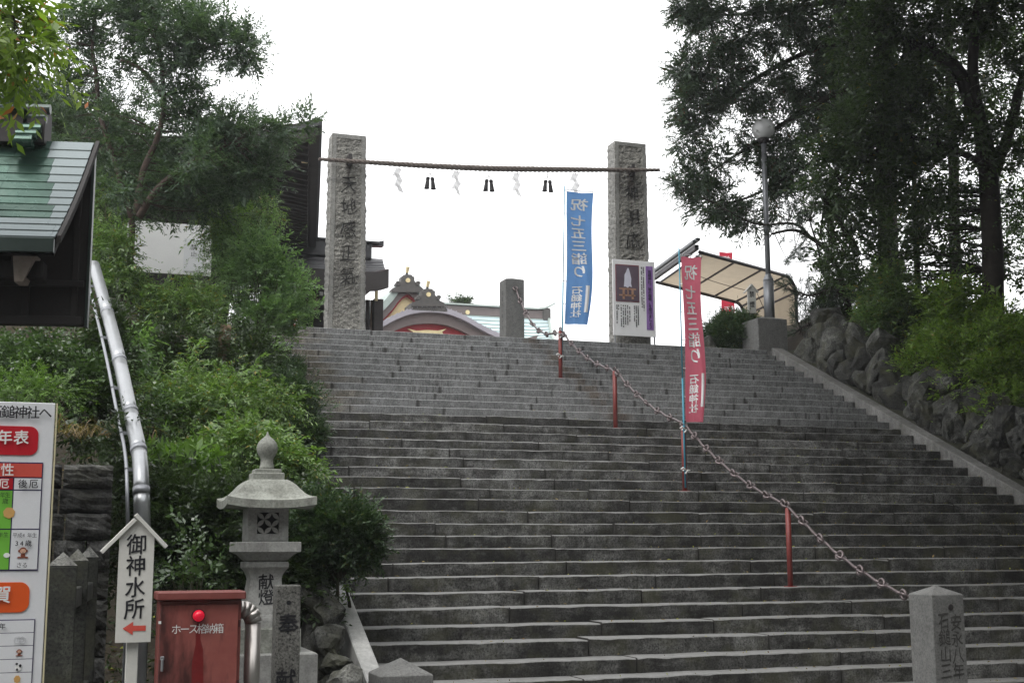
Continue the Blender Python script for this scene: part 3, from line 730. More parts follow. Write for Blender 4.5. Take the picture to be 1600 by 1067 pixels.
# twisted rice straw rope
YR = YP - 0.17
rp = [atY(498, 249, YR), atY(545, 252, YR), atY(660, 259, YR), atY(760, 263.5, YR), atY(860, 265, YR), atY(985, 266, YR), atY(1031, 266, YR)]
rope_c = wiggle(rp, 0.0, 26)
rope = thing('straw_rope', rope_c[0], 'thick twisted straw rope strung between the two tall pillars', 'rope')
L_ = [0.0]
for a, b in zip(rope_c[:-1], rope_c[1:]): L_.append(L_[-1] + (b - a).length)
for st in range(3):
    pts = []; rad = []
    for q, l in zip(rope_c, L_):
        tpr = 0.55 + 0.45 * math.sin(PI * min(1, l / L_[-1]))
        a = 2 * PI * l / 0.30 + st * 2 * PI / 3; r = 0.030 * tpr
        pts.append(q + Vector((0, math.cos(a) * r, math.sin(a) * r))); rad.append(0.031 * tpr + 0.004)
    P2 = []; R2 = []
    for i in range(len(pts) - 1):
        for j in range(2):
            t = j / 2; l = L_[i] * (1 - t) + L_[i + 1] * t; q = rope_c[i].lerp(rope_c[i + 1], t)
            tpr = 0.55 + 0.45 * math.sin(PI * min(1, l / L_[-1])); a = 2 * PI * l / 0.30 + st * 2 * PI / 3; r = 0.030 * tpr
            P2.append(q + Vector((0, math.cos(a) * r, math.sin(a) * r))); R2.append(0.031 * tpr + 0.004)
    MB().tube(P2, R2, 7).build('strand', 'rope_straw', rope, smooth=True)
def rope_at(px):
    best = min(rope_c, key=lambda q: abs((RC.transposed() @ (q - O)).x / (RC.transposed() @ (q - O)).y * F + 800 - px)); return best
ordn = ['nearest the left pillar', 'second from the left pillar', 'third from the left pillar', 'above the blue banner']
for k, px in enumerate((626, 716, 807, 897)):
    q = rope_at(px); top = q.z - 0.05
    s = thing('paper_streamer', (q.x, q.y, top), 'white zigzag paper streamer hanging from the rope, ' + ordn[k], 'paper streamer', 'paper streamers on the rope')
    m = MB(); dx = 0.0; z = top
    MB().tube([(q.x, q.y, top + 0.02), (q.x, q.y, top - 0.05)], 0.006, 5).build('cord', 'rope_straw', s)
    z -= 0.02; xo = 0.0; tw = random.uniform(-0.25, 0.25)
    for j in range(4):
        w, h = 0.13, 0.155; sg = 1 if j % 2 else -1; a = tw + sg * random.uniform(0.25, 0.5); ca, sa = math.cos(a), math.sin(a)
        x1 = xo + sg * 0.075 + random.uniform(-0.015, 0.015)
        pts = [(xo - w / 2, 0.0), (xo + w / 2, -0.03), (x1 + w / 2, -h - 0.03), (x1 - w / 2, -h)]
        MB().add([(q.x + u * ca, q.y + u * sa - 0.006 * j, z + v) for u, v in pts], [(0, 1, 2, 3)]).build('fold', 'paper', s)
        xo = x1 * 0.6; z -= h * 0.72
ordt = ['nearest the left pillar', 'in the middle of the rope', 'nearest the blue banner']
for k, px in enumerate((672, 764, 854)):
    q = rope_at(px); top = q.z - 0.06
    s = thing('rope_tassel', (q.x, q.y, top), 'pair of dark straw tassels hanging from the rope, ' + ordt[k], 'tassel', 'dark tassels on the rope')
    MB().tube([(q.x, q.y, top + 0.03), (q.x, q.y, top - 0.14)], 0.008, 5).build('cord', 'rope_straw', s)
    MB().tube([(q.x - 0.1, q.y, top - 0.1), (q.x, q.y - 0.01, top - 0.115), (q.x + 0.1, q.y, top - 0.1)], 0.009, 5).build('knot', 'paper', s)
    for sg in (-1, 1):
        c = (q.x + sg * 0.042, q.y, top - 0.42); ti = 0.03 * sg
        m = MB(); rs = []
        for r, z in ((0.018, 0.25), (0.036, 0.235), (0.038, 0.2), (0.03, 0.18), (0.036, 0.13), (0.044, 0.03), (0.052, 0.0)):
            rs.append([(c[0] + ti * (0.27 - z) / 0.27 + r * (1 + 0.14 * math.cos(5 * a)) * math.cos(a), c[1] + r * math.sin(a), c[2] + z) for a in [2 * PI * i / 12 for i in range(12)]])
        m.rings(rs).build('tassel', 'tassel', s, smooth=True)

# ================================================================ CHAIN, ITS STONE POSTS AND RED POSTS
def square_post(name, x, y, zb, ztop, w, tip, mat, label, cat, group=None, d=None):
    d = d or w; o = thing(name, (x, y, zb), label, cat, group); c = 0.008
    h = ztop - tip - zb
    MB().box((x, y, zb + h / 2), (w, d, h), bev=c).build('shaft', mat, o, origin=(x, y, zb))
    q = [(x - w / 2 + c, y - d / 2 + c, zb + h + 0.001), (x + w / 2 - c, y - d / 2 + c, zb + h + 0.001), (x + w / 2 - c, y + d / 2 - c, zb + h + 0.001), (x - w / 2 + c, y + d / 2 - c, zb + h + 0.001)]
    MB().add(q + [(x, y, ztop)], [(0, 1, 4), (1, 2, 4), (2, 3, 4), (3, 0, 4), (3, 2, 1, 0)]).build('pyramid_top', mat, o, origin=(x, y, ztop))
    return o
YTP = Y0 + 0.28
zt = atY(800, 433, YTP).z
p1 = square_post('stone_post', XC, YTP + 0.1, Z0, zt, 0.40, 0.06, 'post_granite', 'square dark granite post holding the chain at the top of the stairs', 'stone post', 'chain end posts')
lettering('inscription', column('平成十一年三月', XC - 0.1, zt - 0.28, zt - 1.1, 0.07, 0.09), lambda u, w, l: Vector((XC - 0.2025, YTP + 0.1 + (XC - 0.1 - u) * 1.0, w)), 'ink_faded', p1, wob=0.02)
zb_ = atX(1465, 915, XC + 0.0).z
YB = 11.50
zt2 = atY(1463, 914, YB).z
xb = atY(1465, 990, YB).x
p2 = square_post('stone_post', xb, YB, 0.0, zt2, 0.385, 0.085, 'post_granite', 'square granite post carved 安永八年 holding the chain at the bottom right', 'stone post', 'chain end posts')
fz = lambda y: atY(1480, y, YB - 0.19).z
xf = lambda x: atY(x, 990, YB - 0.19).x
lettering('inscription', column('安永八年', xb + 0.085, fz(960), fz(1062), 0.125, 0.15) + column('石鎚山三', xb - 0.062, fz(956), fz(1062), 0.125, 0.15), onY(YB - 0.1925, 0.002), 'ink_faded', p2, weight=0.01, slant=0.08, wob=0.03)
MB().tube([(xb + 0.03, YB - 0.185, fz(948)), (xb + 0.03, YB - 0.2, fz(948))], 0.03, 12).build('bolt', 'iron_dark', p2)
YL = 11.45
cl = atY(626, 1027, YL)
p3 = square_post('kerb_end_post', cl.x, YL, 0.0, cl.z, 0.47, 0.13, 'post_granite', 'low granite post with pyramid top at the foot of the pale left kerb', 'stone post')
MB().box((cl.x, YL, 0.18), (0.56, 0.56, 0.36), bev=0.01).build('plinth', 'post_granite', p3)

red = []
names_r = ['highest up the stairs, carrying the blue banner pole', 'second from the top of the chain, standing bare', 'carrying the pink banner pole', 'lowest on the stairs, nearest the bottom stone post']
ztops = []
for k, ((bx_, by_), ty) in enumerate(zip(((879, 588), (965, 668), (1073, 767), (1238, 910)), (517, 580, 664, 793))):
    b = atX(bx_, by_, XC); i_ = round((Y0 - b.y) / TR); Yp = Y0 - i_ * TR + 0.12; zb = Z0 - i_ * RI
    d = ray(bx_ - 3, ty); tt = Yp / d.y; ztp = (O + d * tt).z; xx = (O + d * tt).x
    o = thing('chain_post', (XC, Yp, zb), 'slim red painted steel chain post ' + names_r[k], 'post', 'red posts carrying the chain')
    MB().tube([(XC, Yp, zb - 0.04), (XC, Yp, ztp)], 0.036 if k < 3 else 0.034, 10).build('shaft', 'post_red', o, smooth=True)
    MB().tube([(XC, Yp + 0.04 * math.cos(a), ztp + 0.03 + 0.04 * math.sin(a)) for a in [2 * PI * i / 12 for i in range(12)]], 0.012, 6, closed=True).build('ring', 'chain_iron', o, smooth=True)
    MB().box((XC, Yp, zb + 0.005), (0.12, 0.12, 0.014), bev=0.003).build('base_plate', 'post_red', o)
    red.append((Yp, ztp + 0.03, zb))
chain = thing('chain', (XC, 18, 3), 'dark forged iron chain slung down the middle of the stairs', 'chain')
nodes = [(YTP - 0.12, atX(806, 447, XC - 0.05).z)] + [(a, b) for a, b, c in red] + [(YB + 0.19, atX(1425, 941, XC - 0.1).z)]
sags = [0.42, 0.16, 0.14, 0.15, 0.16]
path = []
for (a, b), sg in zip(zip(nodes[:-1], nodes[1:]), sags):
    for j in range(40):
        t = j / 40; path.append(Vector((XC, a[0] + (b[0] - a[0]) * t, a[1] + (b[1] - a[1]) * t - sg * 4 * t * (1 - t))))
path.append(Vector((XC, *nodes[-1])))
def eye(m, c, ax, u, r, rr):
    m.tube([c + ax * (math.cos(a) * r) + u * (math.sin(a) * r) for a in [2 * PI * i / 10 for i in range(10)]], rr, 5, closed=True)
def link_mesh(length):
    """forged rod with an eye at each end; the two eyes are turned a quarter to each other"""
    m = MB(); h = length / 2; X = Vector((1, 0, 0)); Yv = Vector((0, 1, 0)); Zv = Vector((0, 0, 1))
    m.tube([X * (-h + 0.085), X * (-h * 0.3) + Zv * 0.006, X * (h * 0.3) - Zv * 0.006, X * (h - 0.085)], [0.02, 0.018, 0.018, 0.02], 7)
    eye(m, X * (-h + 0.045), X, Yv, 0.05, 0.0165); eye(m, X * (h - 0.045), X, Zv, 0.05, 0.0165)
    me = bpy.data.meshes.new('link'); me.from_pydata([tuple(p) for p in m.v], [], m.f); me.update(); me.materials.append(MATS['chain_iron'])
    me.polygons.foreach_set('use_smooth', [True] * len(me.polygons)); return me
LK = 0.40; lm = link_mesh(LK + 0.05); i = 0; a = path[0]; acc = 0; k = 0; prev = path[0]
pts_on = [path[0]]
for q in path[1:]:
    if (q - pts_on[-1]).length >= LK: pts_on.append(q)
pts_on.append(path[-1])
for a, b in zip(pts_on[:-1], pts_on[1:]):
    d = (b - a)
    if d.length < 0.15: continue
    o = link('link', lm, None, (a + b) / 2); rot = d.to_track_quat('X', 'Z').to_matrix() @ Matrix.Rotation(random.uniform(-0.5, 0.5), 3, 'X')
    o.rotation_euler = rot.to_euler(); o.scale = (d.length / LK, 1, 1)
    o.parent = chain; o.matrix_parent_inverse = parent_inv(chain); k += 1

# ================================================================ BANNERS
def banner(name, label, foot, top_z, bw, bz0, bz1, mat, pole_mat, gap, wave, text=True, curl=0.0, mirror=True, group=None, lean=(0.0, 0.0), bars=None, slim=0.014, ang=0.0):
    """vertical cloth on a pole; foot = pole base; bz0..bz1 = cloth span; the cloth flies towards +X"""
    o = thing(name, foot, label, 'banner', group)
    fx, fy, fz_ = foot
    def pole(z): k = (z - fz_); return Vector((fx + lean[0] * k, fy + lean[1] * k, z))
    mid = fz_ + (top_z - fz_) * 0.45
    MB().tube([pole(fz_), pole(mid)], slim, 8).build('pole', pole_mat, o, smooth=True)
    MB().tube([pole(mid - 0.02), pole(top_z)], slim * 0.72, 8).build('upper_pole', 'pole_teal' if pole_mat == 'pole_teal' else 'pole_grey', o, smooth=True)
    MB().tube([pole(bz1 + 0.03), pole(bz1 + 0.03) + Vector((gap + bw + 0.02, 0, 0.0)).xyz], 0.007, 6).build('cross_rod', 'pole_grey', o)
    H = bz1 - bz0
    def surf(u, w, l=0.0):
        b = pole(bz1 - H * (1 - w)); s = u * bw; narrow = 1 - curl * (1 - w) ** 3 * u
        y = wave * (0.6 * math.sin(3.1 * u + 7 * w) + 0.7 * math.sin(6 * u - 3.7 * w + 1) * (1.15 - w) + 0.35 * math.sin(13 * u + 5 * w) * (1.1 - w)) - 0.12 * curl * (1 - w) ** 2 * u
        x = gap + s * narrow + 0.02 * math.sin(6 * w)
        return Vector((b.x + x * math.cos(ang), b.y + y + x * math.sin(ang) - 0.004 * l, b.z + 0.006 * math.sin(9 * u) * (w > 0.98)))
    m = MB().grid(lambda u, w: surf(u, w), 14, 50); m.build('cloth', mat, o, smooth=True)
    for w in (1.0, 0.83, 0.66, 0.49, 0.32, 0.15, 0.01):
        e = surf(0.02, w); pz = pole(e.z)
        MB().tube([pz, e], 0.008, 5).build('loop', 'print_white', o)
    for u in (0.05, 0.5, 0.97):
        e = surf(u, 1.0); MB().tube([e, e + Vector((0, 0, 0.035))], 0.007, 5).build('loop', 'print_white', o)
    if text:
        it = [('祝', 0.5, 0.905, 0.62, 0.085)] + column('七五三詣り', 0.47, 0.83, 0.345, 0.56, 0.082) + column('石鎚神社', 0.40, 0.285, 0.05, 0.36, 0.052)
        f = (lambda u, w, l: surf(u, w, l))
        g = lettering('lettering', it, f, 'print_white', o, weight=0.022, slant=-0.06, wob=0.012, mirror=mirror, double=True)
        MB().grid(lambda u, w: surf(0.70 + 0.16 * u, 0.09 + 0.20 * w, 1.0), 2, 8).build('white_bar', 'print_white', o)
    return o
def tie(o, p):
    m = MB()
    m.tube([p + Vector((0.05 * math.cos(a), 0.05 * math.sin(a), 0)) for a in [2 * PI * i / 10 for i in range(10)]], 0.012, 5, closed=True)
    m.tube([p + Vector((-0.02, -0.05, 0)), p + Vector((-0.09, -0.08, 0.035)), p + Vector((-0.12, -0.07, 0.01))], 0.013, 5)
    m.tube([p + Vector((0.0, -0.05, 0)), p + Vector((-0.06, -0.09, -0.05))], 0.012, 5); m.build('tie', 'cloth_tie', o, smooth=True)
def banner_from(post, px_top, px_bot, bx0, bx1, **k):
    pass
Yb_, zb1, zf1 = red[0]
yb = Yb_ + 0.06
bl = banner('blue_banner', 'blue cloth banner with white lettering on a thin pole by the right pillar', (XC + 0.05, yb, zf1 + 0.3), atY(886, 291, yb).z, atY(929, 400, yb).x - atY(888, 400, yb).x,
            atY(905, 507, yb).z, atY(908, 301, yb).z, 'cloth_blue', 'pole_teal', 0.055, 0.045, curl=0.16, lean=(0.026, 0.0), group='festival banners tied to the chain posts')
tie(bl, Vector((XC + 0.02, Yb_ + 0.02, zf1 + 0.42))); tie(bl, Vector((XC + 0.03, Yb_ + 0.03, zb1 - 0.12)))
Yb3, zb3, zf3 = red[2]
yb = Yb3 - 0.06
pk = banner('pink_banner', 'pink cloth banner with white lettering on a teal pole in the middle of the stairs', (XC - 0.02, yb, zf3 + 0.05), atY(1062, 388, yb).z, atY(1098, 500, yb).x - atY(1068, 500, yb).x,
            atY(1085, 659, yb).z, atY(1082, 402, yb).z, 'cloth_pink', 'pole_teal', 0.045, 0.045, curl=0.12, lean=(-0.004, 0.0), group='festival banners tied to the chain posts')
tie(pk, Vector((XC + 0.02, Yb3 - 0.02, zf3 + 0.30))); tie(pk, Vector((XC + 0.02, Yb3 - 0.02, zb3 - 0.1)))
yb = 33.0
q0 = atY(1126, 520, yb)
banner('red_banner', 'narrow red banner on a far pole seen behind the beige canopy', (q0.x, yb, Z0), atY(1125, 384, yb).z, 0.42, atY(1128, 512, yb).z, atY(1128, 394, yb).z, 'cloth_red', 'pole_grey', 0.04, 0.03, curl=0.1)
yb = 27.5
q0 = atY(453, 500, yb)
wb = banner('white_banner', 'small white and red banner standing left of the left pillar', (q0.x, yb, Z0), atY(454, 440, yb).z, 0.13, Z0 + 0.05, atY(455, 448, yb).z, 'cloth_white', 'pole_grey', 0.02, 0.02, text=False, curl=0.0)
for zz in (0.25, 0.5, 0.68): MB().box((q0.x + 0.1, yb - 0.04, Z0 + zz), (0.07, 0.004, 0.09)).build('red_mark', 'sheet_red', wb)

# ================================================================ NOTICE BOARD BY THE RIGHT PILLAR
YN = Y0 + 0.25
nb = thing('notice_board', (atY(990, 530, YN).x, YN, Z0), 'white notice board with a photo and purple title before the right pillar', 'notice board')
N = lambda x, y: atY(x, y, YN)
xa, xb2, za, zb2 = N(958, 460).x, N(1024, 460).x, N(990, 525).z, N(990, 407).z
MB().box(((xa + xb2) / 2, YN + 0.02, (za + zb2) / 2), (xb2 - xa, 0.03, zb2 - za), bev=0.004).build('panel', 'white_paint', nb)
for x in (xa + 0.05, xb2 - 0.02): MB().tube([(x, YN + 0.05, Z0), (x, YN + 0.05, zb2 - 0.1)], 0.018, 8).build('leg', 'galvanised', nb)
def sheet(u0, u1, v0, v1, mat, name, lift, par=nb):
    """rectangle in board fractions (0..1 from left / top)"""
    X0, X1 = xa + (xb2 - xa) * u0, xa + (xb2 - xa) * u1; Zb, Zt = zb2 + (za - zb2) * v1, zb2 + (za - zb2) * v0
    return MB().box(((X0 + X1) / 2, YN + 0.004 - lift, (Zb + Zt) / 2), (X1 - X0, 0.004, Zt - Zb)).build(name, mat, par)
sheet(0.06, 0.615, 0.065, 0.555, 'photo_frame', 'photo_border', 0.004)
sheet(0.08, 0.60, 0.078, 0.545, 'photo_grey', 'photo', 0.008)
# the pictured white paper wand on a wooden stand
def nbp(u, v, l): return Vector((xa + (xb2 - xa) * u, YN + 0.001 - l * 0.012, zb2 + (za - zb2) * v))
for (u0, u1, v0, v1) in ((0.14, 0.54, 0.375, 0.395), (0.14, 0.52, 0.46, 0.48), (0.22, 0.27, 0.395, 0.52), (0.43, 0.48, 0.395, 0.52), (0.335, 0.36, 0.36, 0.47)):
    sheet(u0, u1, v0, v1, 'photo_wood', 'pictured_stand', 0.012)
w_ = [(0.34, 0.11), (0.37, 0.11), (0.40, 0.17), (0.43, 0.25), (0.42, 0.31), (0.44, 0.36), (0.38, 0.35), (0.34, 0.37), (0.29, 0.355), (0.25, 0.36), (0.265, 0.27), (0.27, 0.2), (0.31, 0.155)]
MB().add([nbp(u, v, 1) for u, v in w_], [tuple(range(len(w_)))]).build('pictured_wand', 'photo_white', nb)
sheet(0.78, 0.945, 0.065, 0.91, 'purple_sheet', 'title_band', 0.004)
uw = lambda u, v, l: nbp(u, v, 0.7)
def upcol(s, u, v0, v1, sw, sh): return [(c, u, v0 + (v1 - v0) * (i + 0.5) / len(s), sw, -sh) for i, c in enumerate(s)]
lettering('title', upcol('石鎚神社「鎚の御幣」を授けましょう', 0.865, 0.12, 0.89, 0.075, 0.042), uw, 'ink', nb, weight=0.012)
lines = MB()
for j, (u, v0, v1) in enumerate(((0.72, 0.08, 0.66), (0.675, 0.08, 0.62), (0.58, 0.6, 0.86), (0.535, 0.6, 0.87), (0.49, 0.6, 0.82), (0.38, 0.62, 0.82), (0.33, 0.6, 0.86), (0.28, 0.6, 0.84), (0.23, 0.6, 0.88), (0.18, 0.6, 0.87), (0.12, 0.6, 0.68), (0.08, 0.6, 0.85))):
    v = v0
    while v < v1:
        h = random.uniform(0.008, 0.02); lines.add([nbp(u - 0.012, v, 0.7), nbp(u + 0.012, v, 0.7), nbp(u + 0.012, v + h, 0.7), nbp(u - 0.012, v + h, 0.7)], [(0, 1, 2, 3)]); v += h + random.choice((0.004, 0.005, 0.02))
lines.build('small_print', 'ink', nb)

# ================================================================ LAMP ON ITS PEDESTAL, CANOPY, SMALL SIGN
ped_y = Y0 + 0.12
pa, pb = atY(1180, 520, ped_y).x, atY(1220, 520, ped_y).x
pz = atY(1195, 497, ped_y).z
pd = thing('lamp_pedestal', ((pa + pb) / 2, ped_y + 0.3, Z0), 'square dark granite pedestal under the lamp post at the right kerb top', 'pedestal')
pw = 0.72; pxc = 14.42
MB().box((pxc, ped_y + pw / 2, (Z0 + pz) / 2 - 0.06), (pw, pw, pz - Z0 + 0.12), bev=0.012).build('block', 'post_granite', pd)
MB().rings([[(pxc + sx * pw * k / 2, ped_y + pw / 2 + sy * pw * k / 2, pz + h) for sx, sy in ((-1, -1), (1, -1), (1, 1), (-1, 1))] for k, h in ((0.975, 0.001), (0.3, 0.075))]).build('sloped_top', 'post_granite', pd)
lx, ly = pxc + 0.17, ped_y + pw / 2 + 0.05
tp = atY(1196, 203, ly)
lamp = thing('lamp_post', (lx, ly, pz), 'tall grey lamp post with a round glass globe in front of the cypress', 'lamp post')
zp = atY(1205, 440, ly).z; zn = atY(1197, 224, ly).z
MB().tube([(lx, ly, pz + 0.03), (lx, ly, zp)], 0.115, 14).build('lower_pole', 'galv_dull', lamp, smooth=True)
MB().lathe([(0.115, 0), (0.112, 0.05), (0.066, 0.14), (0.062, 0.16)], (lx, ly, zp), 14).build('collar', 'galv_dull', lamp, smooth=True)
MB().tube([(lx, ly, zp + 0.1), (lx, ly, zn)], 0.06, 12).build('upper_pole', 'galv_dull', lamp, smooth=True)
gr = 0.25; gz = tp.z
MB().lathe([(0.07, zn - 0.02), (0.12, zn + 0.02), (0.13, gz - gr * 0.86), (0.11, gz - gr * 0.84)], (lx, ly, 0), 16).build('globe_seat', 'iron_dark', lamp, smooth=True)
MB().lathe([(0.002 + gr * math.sin(a), gz - gr * math.cos(a)) for a in np.linspace(0.5, PI, 18)], (lx, ly, 0), 28).build('globe', 'globe_glass', lamp, smooth=True)
MB().lathe([(0.03, gz - 0.19), (0.035, gz - 0.1), (0.06, gz - 0.04), (0.055, gz + 0.02), (0.02, gz + 0.05)], (lx, ly, 0), 14).build('bulb', 'bulb', lamp, smooth=True)

ZC = Z0 + 2.55
A_, B_, C_, D_ = (atZ(x, y, ZC) for x, y in ((1026, 441), (1093, 394), (1228, 431), (1150, 472)))
cano = thing('canopy', ((C_.x + D_.x) / 2, (C_.y + D_.y) / 2, Z0), 'beige tarpaulin canopy on a dark steel frame behind the pink banner', 'canopy')
ed = (C_ - B_).normalized()          # along the long edge, towards the closed end
def cano_pt(u, s):
    """u: 0 near edge .. 1 far edge; s: metres from the open end; bends down at the closed end"""
    a = B_.lerp(A_, u); b = C_.lerp(D_, u); L = (b - a).length; r = 0.45; d = (b - a).normalized()
    if s <= L: return a + d * s
    t = (s - L) / r
    if t < PI / 2: return b + d * (r * math.sin(t)) - Vector((0, 0, r * (1 - math.cos(t))))
    return b + d * r - Vector((0, 0, r + (s - L - r * PI / 2)))
LEN = (C_ - B_).length; TOT = LEN + 0.45 * PI / 2 + 1.75
m = MB().grid(lambda u, v: cano_pt(u, 0.1 + (TOT - 0.1) * v) + Vector((0, 0, 0.035 - 0.03 * math.sin(PI * u) * abs(math.sin(v * 12)))) + ed * (0.03 + (0.025 * math.sin(u * 40) if v > 0.72 else 0)), 40, 60)
m.build('tarpaulin', 'tarp', cano, smooth=True)
for u in (0.0, 1.0):
    MB().tube([cano_pt(u, TOT * k / 40) for k in range(41)], 0.045, 8).build('edge_tube', 'steel_dark', cano, smooth=True)
    e = cano_pt(u, TOT); MB().tube([e, (e.x, e.y, Z0)], 0.045, 8).build('foot', 'steel_dark', cano)
    a = cano_pt(u, 0.15); MB().tube([a, (a.x, a.y, Z0)], 0.03, 8).build('post', 'steel_dark', cano) if u == 1.0 and False else None
for s in (0.12, 0.12 + LEN * 0.36, 0.12 + LEN * 0.68, LEN, LEN + 0.33, LEN + 0.62):
    MB().tube([cano_pt(u, s) for u in (0, 0.5, 1)], 0.028, 6).build('cross_tube', 'steel_dark', cano)
for k, (off, up, r) in enumerate(((0.0, 0.10, 0.05), (-0.08, 0.22, 0.04), (0.06, 0.30, 0.05))):
    a = B_ + ed * (off - 0.1) + Vector((0, 0, up)); b = A_ + ed * (off - 0.1) + Vector((0, 0, up))
    mid = (a + b) / 2; d = b - a
    rot = d.to_track_quat('X', 'Z').to_matrix()
    MB().box(mid, (d.length, 0.10, 0.07 if k else 0.12), rot, 0.006).build('front_rail', 'steel_grey' if k else 'steel_dark', cano)
MB().tube([cano_pt(0.05, 0.2) + Vector((0, 0, -0.03))] + [cano_pt(0.45 + 0.1 * t, LEN * t) - Vector((0, 0, 0.05 + 0.06 * math.sin(PI * t))) for t in np.linspace(0.2, 1, 9)] + [cano_pt(0.55, LEN + 0.9)], 0.008, 5).build('cable', 'iron_dark', cano)
# skirt boards at the foot of the closed end
e0, e1 = cano_pt(-0.1, TOT), cano_pt(0.9, TOT)
MB().box(((e0 + e1) / 2).xy.to_3d() + Vector((0, 0, Z0 + 0.12)), ((e1 - e0).length, 0.05, 0.16), (e1 - e0).to_track_quat('X', 'Z').to_matrix(), 0.004).build('skirt_board', 'timber_mid', cano)

YS = Y0 + 0.9
def roof_sign(name, label, cx, y, zb, w, h, zfoot, mat, text, tw, th, ztext, roofw, group=None, arrow=None, thick=0.03, postw=0.05):
    o = thing(name, (cx, y, zfoot), label, 'sign', group); hw = w / 2
    pk = 0.13 * w / 0.25
    fn = lambda u, q, d: (cx + u, y + d, zb + q)
    MB().prism([(-hw, 0), (hw, 0), (hw, h), (0, h + pk), (-hw, h)], 0, thick, fn).build('board', mat, o)
    ang = math.atan2(pk, hw); ln = roofw / 2 / math.cos(ang); tk = 0.028 * w / 0.25
    for sg in (-1, 1):
        rot = Matrix.Rotation(-sg * -ang if sg < 0 else ang, 3, 'Y')
        c = Vector((cx + sg * math.cos(ang) * (ln / 2 - 0.025 * sg * (w / 0.25)), y + thick / 2, zb + h + pk + tk / 2 - math.sin(ang) * (ln / 2 - 0.025 * sg * (w / 0.25))))
        MB().box(c, (ln, thick + 0.06 * w / 0.25 + 0.004 * sg, tk), Matrix.Rotation(ang if sg > 0 else -ang, 3, 'Y'), 0.002).build('roof_slat', mat, o)
    MB().box((cx, y + thick + postw / 2 + 0.001, (zfoot + zb + h * 0.9) / 2), (postw, postw, zb + h * 0.9 - zfoot), bev=0.003).build('post', mat, o)
    lettering('lettering', column(text, cx, ztext[0], ztext[1], tw, th), onY(y, 0.003), 'ink', o, weight=0.012, slant=0.05, wob=0.012)
    if arrow:
        ax, az, aw, ah = arrow
        poly = [(-aw / 2, 0), (-aw * 0.05, ah / 2), (-aw * 0.05, ah * 0.2), (aw / 2, ah * 0.2), (aw / 2, -ah * 0.2), (-aw * 0.05, -ah * 0.2), (-aw * 0.05, -ah / 2)]
        MB().add([(ax + u, y - 0.003, az + q) for u, q in poly], [tuple(range(7))[::-1]]).build('arrow', 'sheet_coral', o)
    return o
sw_ = atY(1181.5, 470, YS).x - atY(1169, 470, YS).x
roof_sign('roofed_sign', 'small roofed wooden sign reading 禁煙 beside the lamp pedestal', atY(1175, 470, YS).x, YS, atY(1176, 489, YS).z, sw_, atY(1175, 453, YS).z - atY(1176, 489, YS).z, Z0, 'sign_white', '禁煙', 0.11, 0.13,
          (atY(1175, 452, YS).z, atY(1175, 484, YS).z), sw_ * 1.75)
YG = 9.0
gx = lambda x, y=920: atY(x, y, YG).x
gz_ = lambda y: atY(212, y, YG).z
roof_sign('roofed_sign', 'white roofed wooden sign reading 御神水所 with a red arrow, left of the red cabinet', gx(211), YG, gz_(1003), gx(239) - gx(184), gz_(838) - gz_(1003), 0.0, 'sign_white', '御神水所', 0.115, 0.122,
          (gz_(834), gz_(968)), gx(265, 840) - gx(164, 840), arrow=(gx(212), gz_(981), 0.145, 0.085), thick=0.035, postw=0.075)

# ================================================================ SHRINE BUILDINGS
TH = math.radians(-10); UV = Vector((math.cos(TH), math.sin(TH), 0)); VV = Vector((-math.sin(TH), math.cos(TH), 0))
ZE = 9.7
E0 = atZ(498, 250, ZE); hall_o = E0
def H_(u, v, z): return E0 + UV * u + VV * v + Vector((0, 0, z - ZE))
hall = thing('timber_hall', H_(-4, 4, Z0), 'large dark timber hall with deep rafter eaves left of the left pillar', 'shrine hall')
EL = 14.0
def upturn(u, v):   # eaves rise towards the near and far right corners
    return 0.55 * max(0, 1 + u / 3.2) ** 2 * (max(0, 1 - v / 4.0) ** 2) + 0.25 * max(0, 1 + u / 3.0) ** 2 * max(0, (v - (EL - 3)) / 3) ** 2
m = MB()
def roof_top(u, v): return 0.30 + upturn(u, v) + 0.62 * min(-u, v + 0.0 if v < 7 else 1e9) * (1 if True else 0)
def rf(uu, vv):
    u = -9.5 * uu; v = EL * vv; return H_(u, v, ZE + 0.34 + upturn(u, v) + 0.28 * min(-u, v, EL - v, 5.5))
MB().grid(rf, 24, 30).build('roof', 'roof_slate', hall)
def ud(uu, vv):
    u = -9.5 * uu; v = EL * vv; return H_(u, v, ZE + upturn(u, v) + 0.22 * min(-u, v, EL - v, 3.0))
MB().grid(ud, 24, 30).build('soffit', 'timber_hall', hall)
# eave fascia: front and right, in two stacked boards
for nm, lo, hi, ins, mt in (('fascia', 0.0, 0.2, 0.0, 'timber_hall'), ('eave_edge', 0.205, 0.36, -0.06, 'roof_slate')):
    mf = MB()
    fr = [[H_(-9.5 * k / 24, -ins_, ZE + upturn(-9.5 * k / 24, 0) + z) for ins_, z in ((ins * -1, lo), (ins * -1, hi), (-0.14, hi), (-0.14, lo))] for k in range(25)]
    mf.rings(fr)
    rr = [[H_(-ins_ if False else (ins_), EL * k / 30, ZE + upturn(0, EL * k / 30) + z) for ins_, z in ((-ins, lo), (-ins, hi), (-0.16, hi), (-0.16, lo))] for k in range(31)]
    mf.rings(rr)
    mf.build(nm, mt, hall)
for k in range(44):     # rafters under the right eave, ends towards +u
    v = 0.35 + k * 0.305
    if v > EL - 0.2: break
    z = ZE + upturn(0, v) - 0.03
    a, b = H_(-0.22, v, z), H_(-2.6, v, z + 0.45)
    MB().box((a + b) / 2, ((b - a).length, 0.11, 0.13), (a - b).to_track_quat('X', 'Z').to_matrix(), 0.004).build('rafter', 'timber_hall', hall)
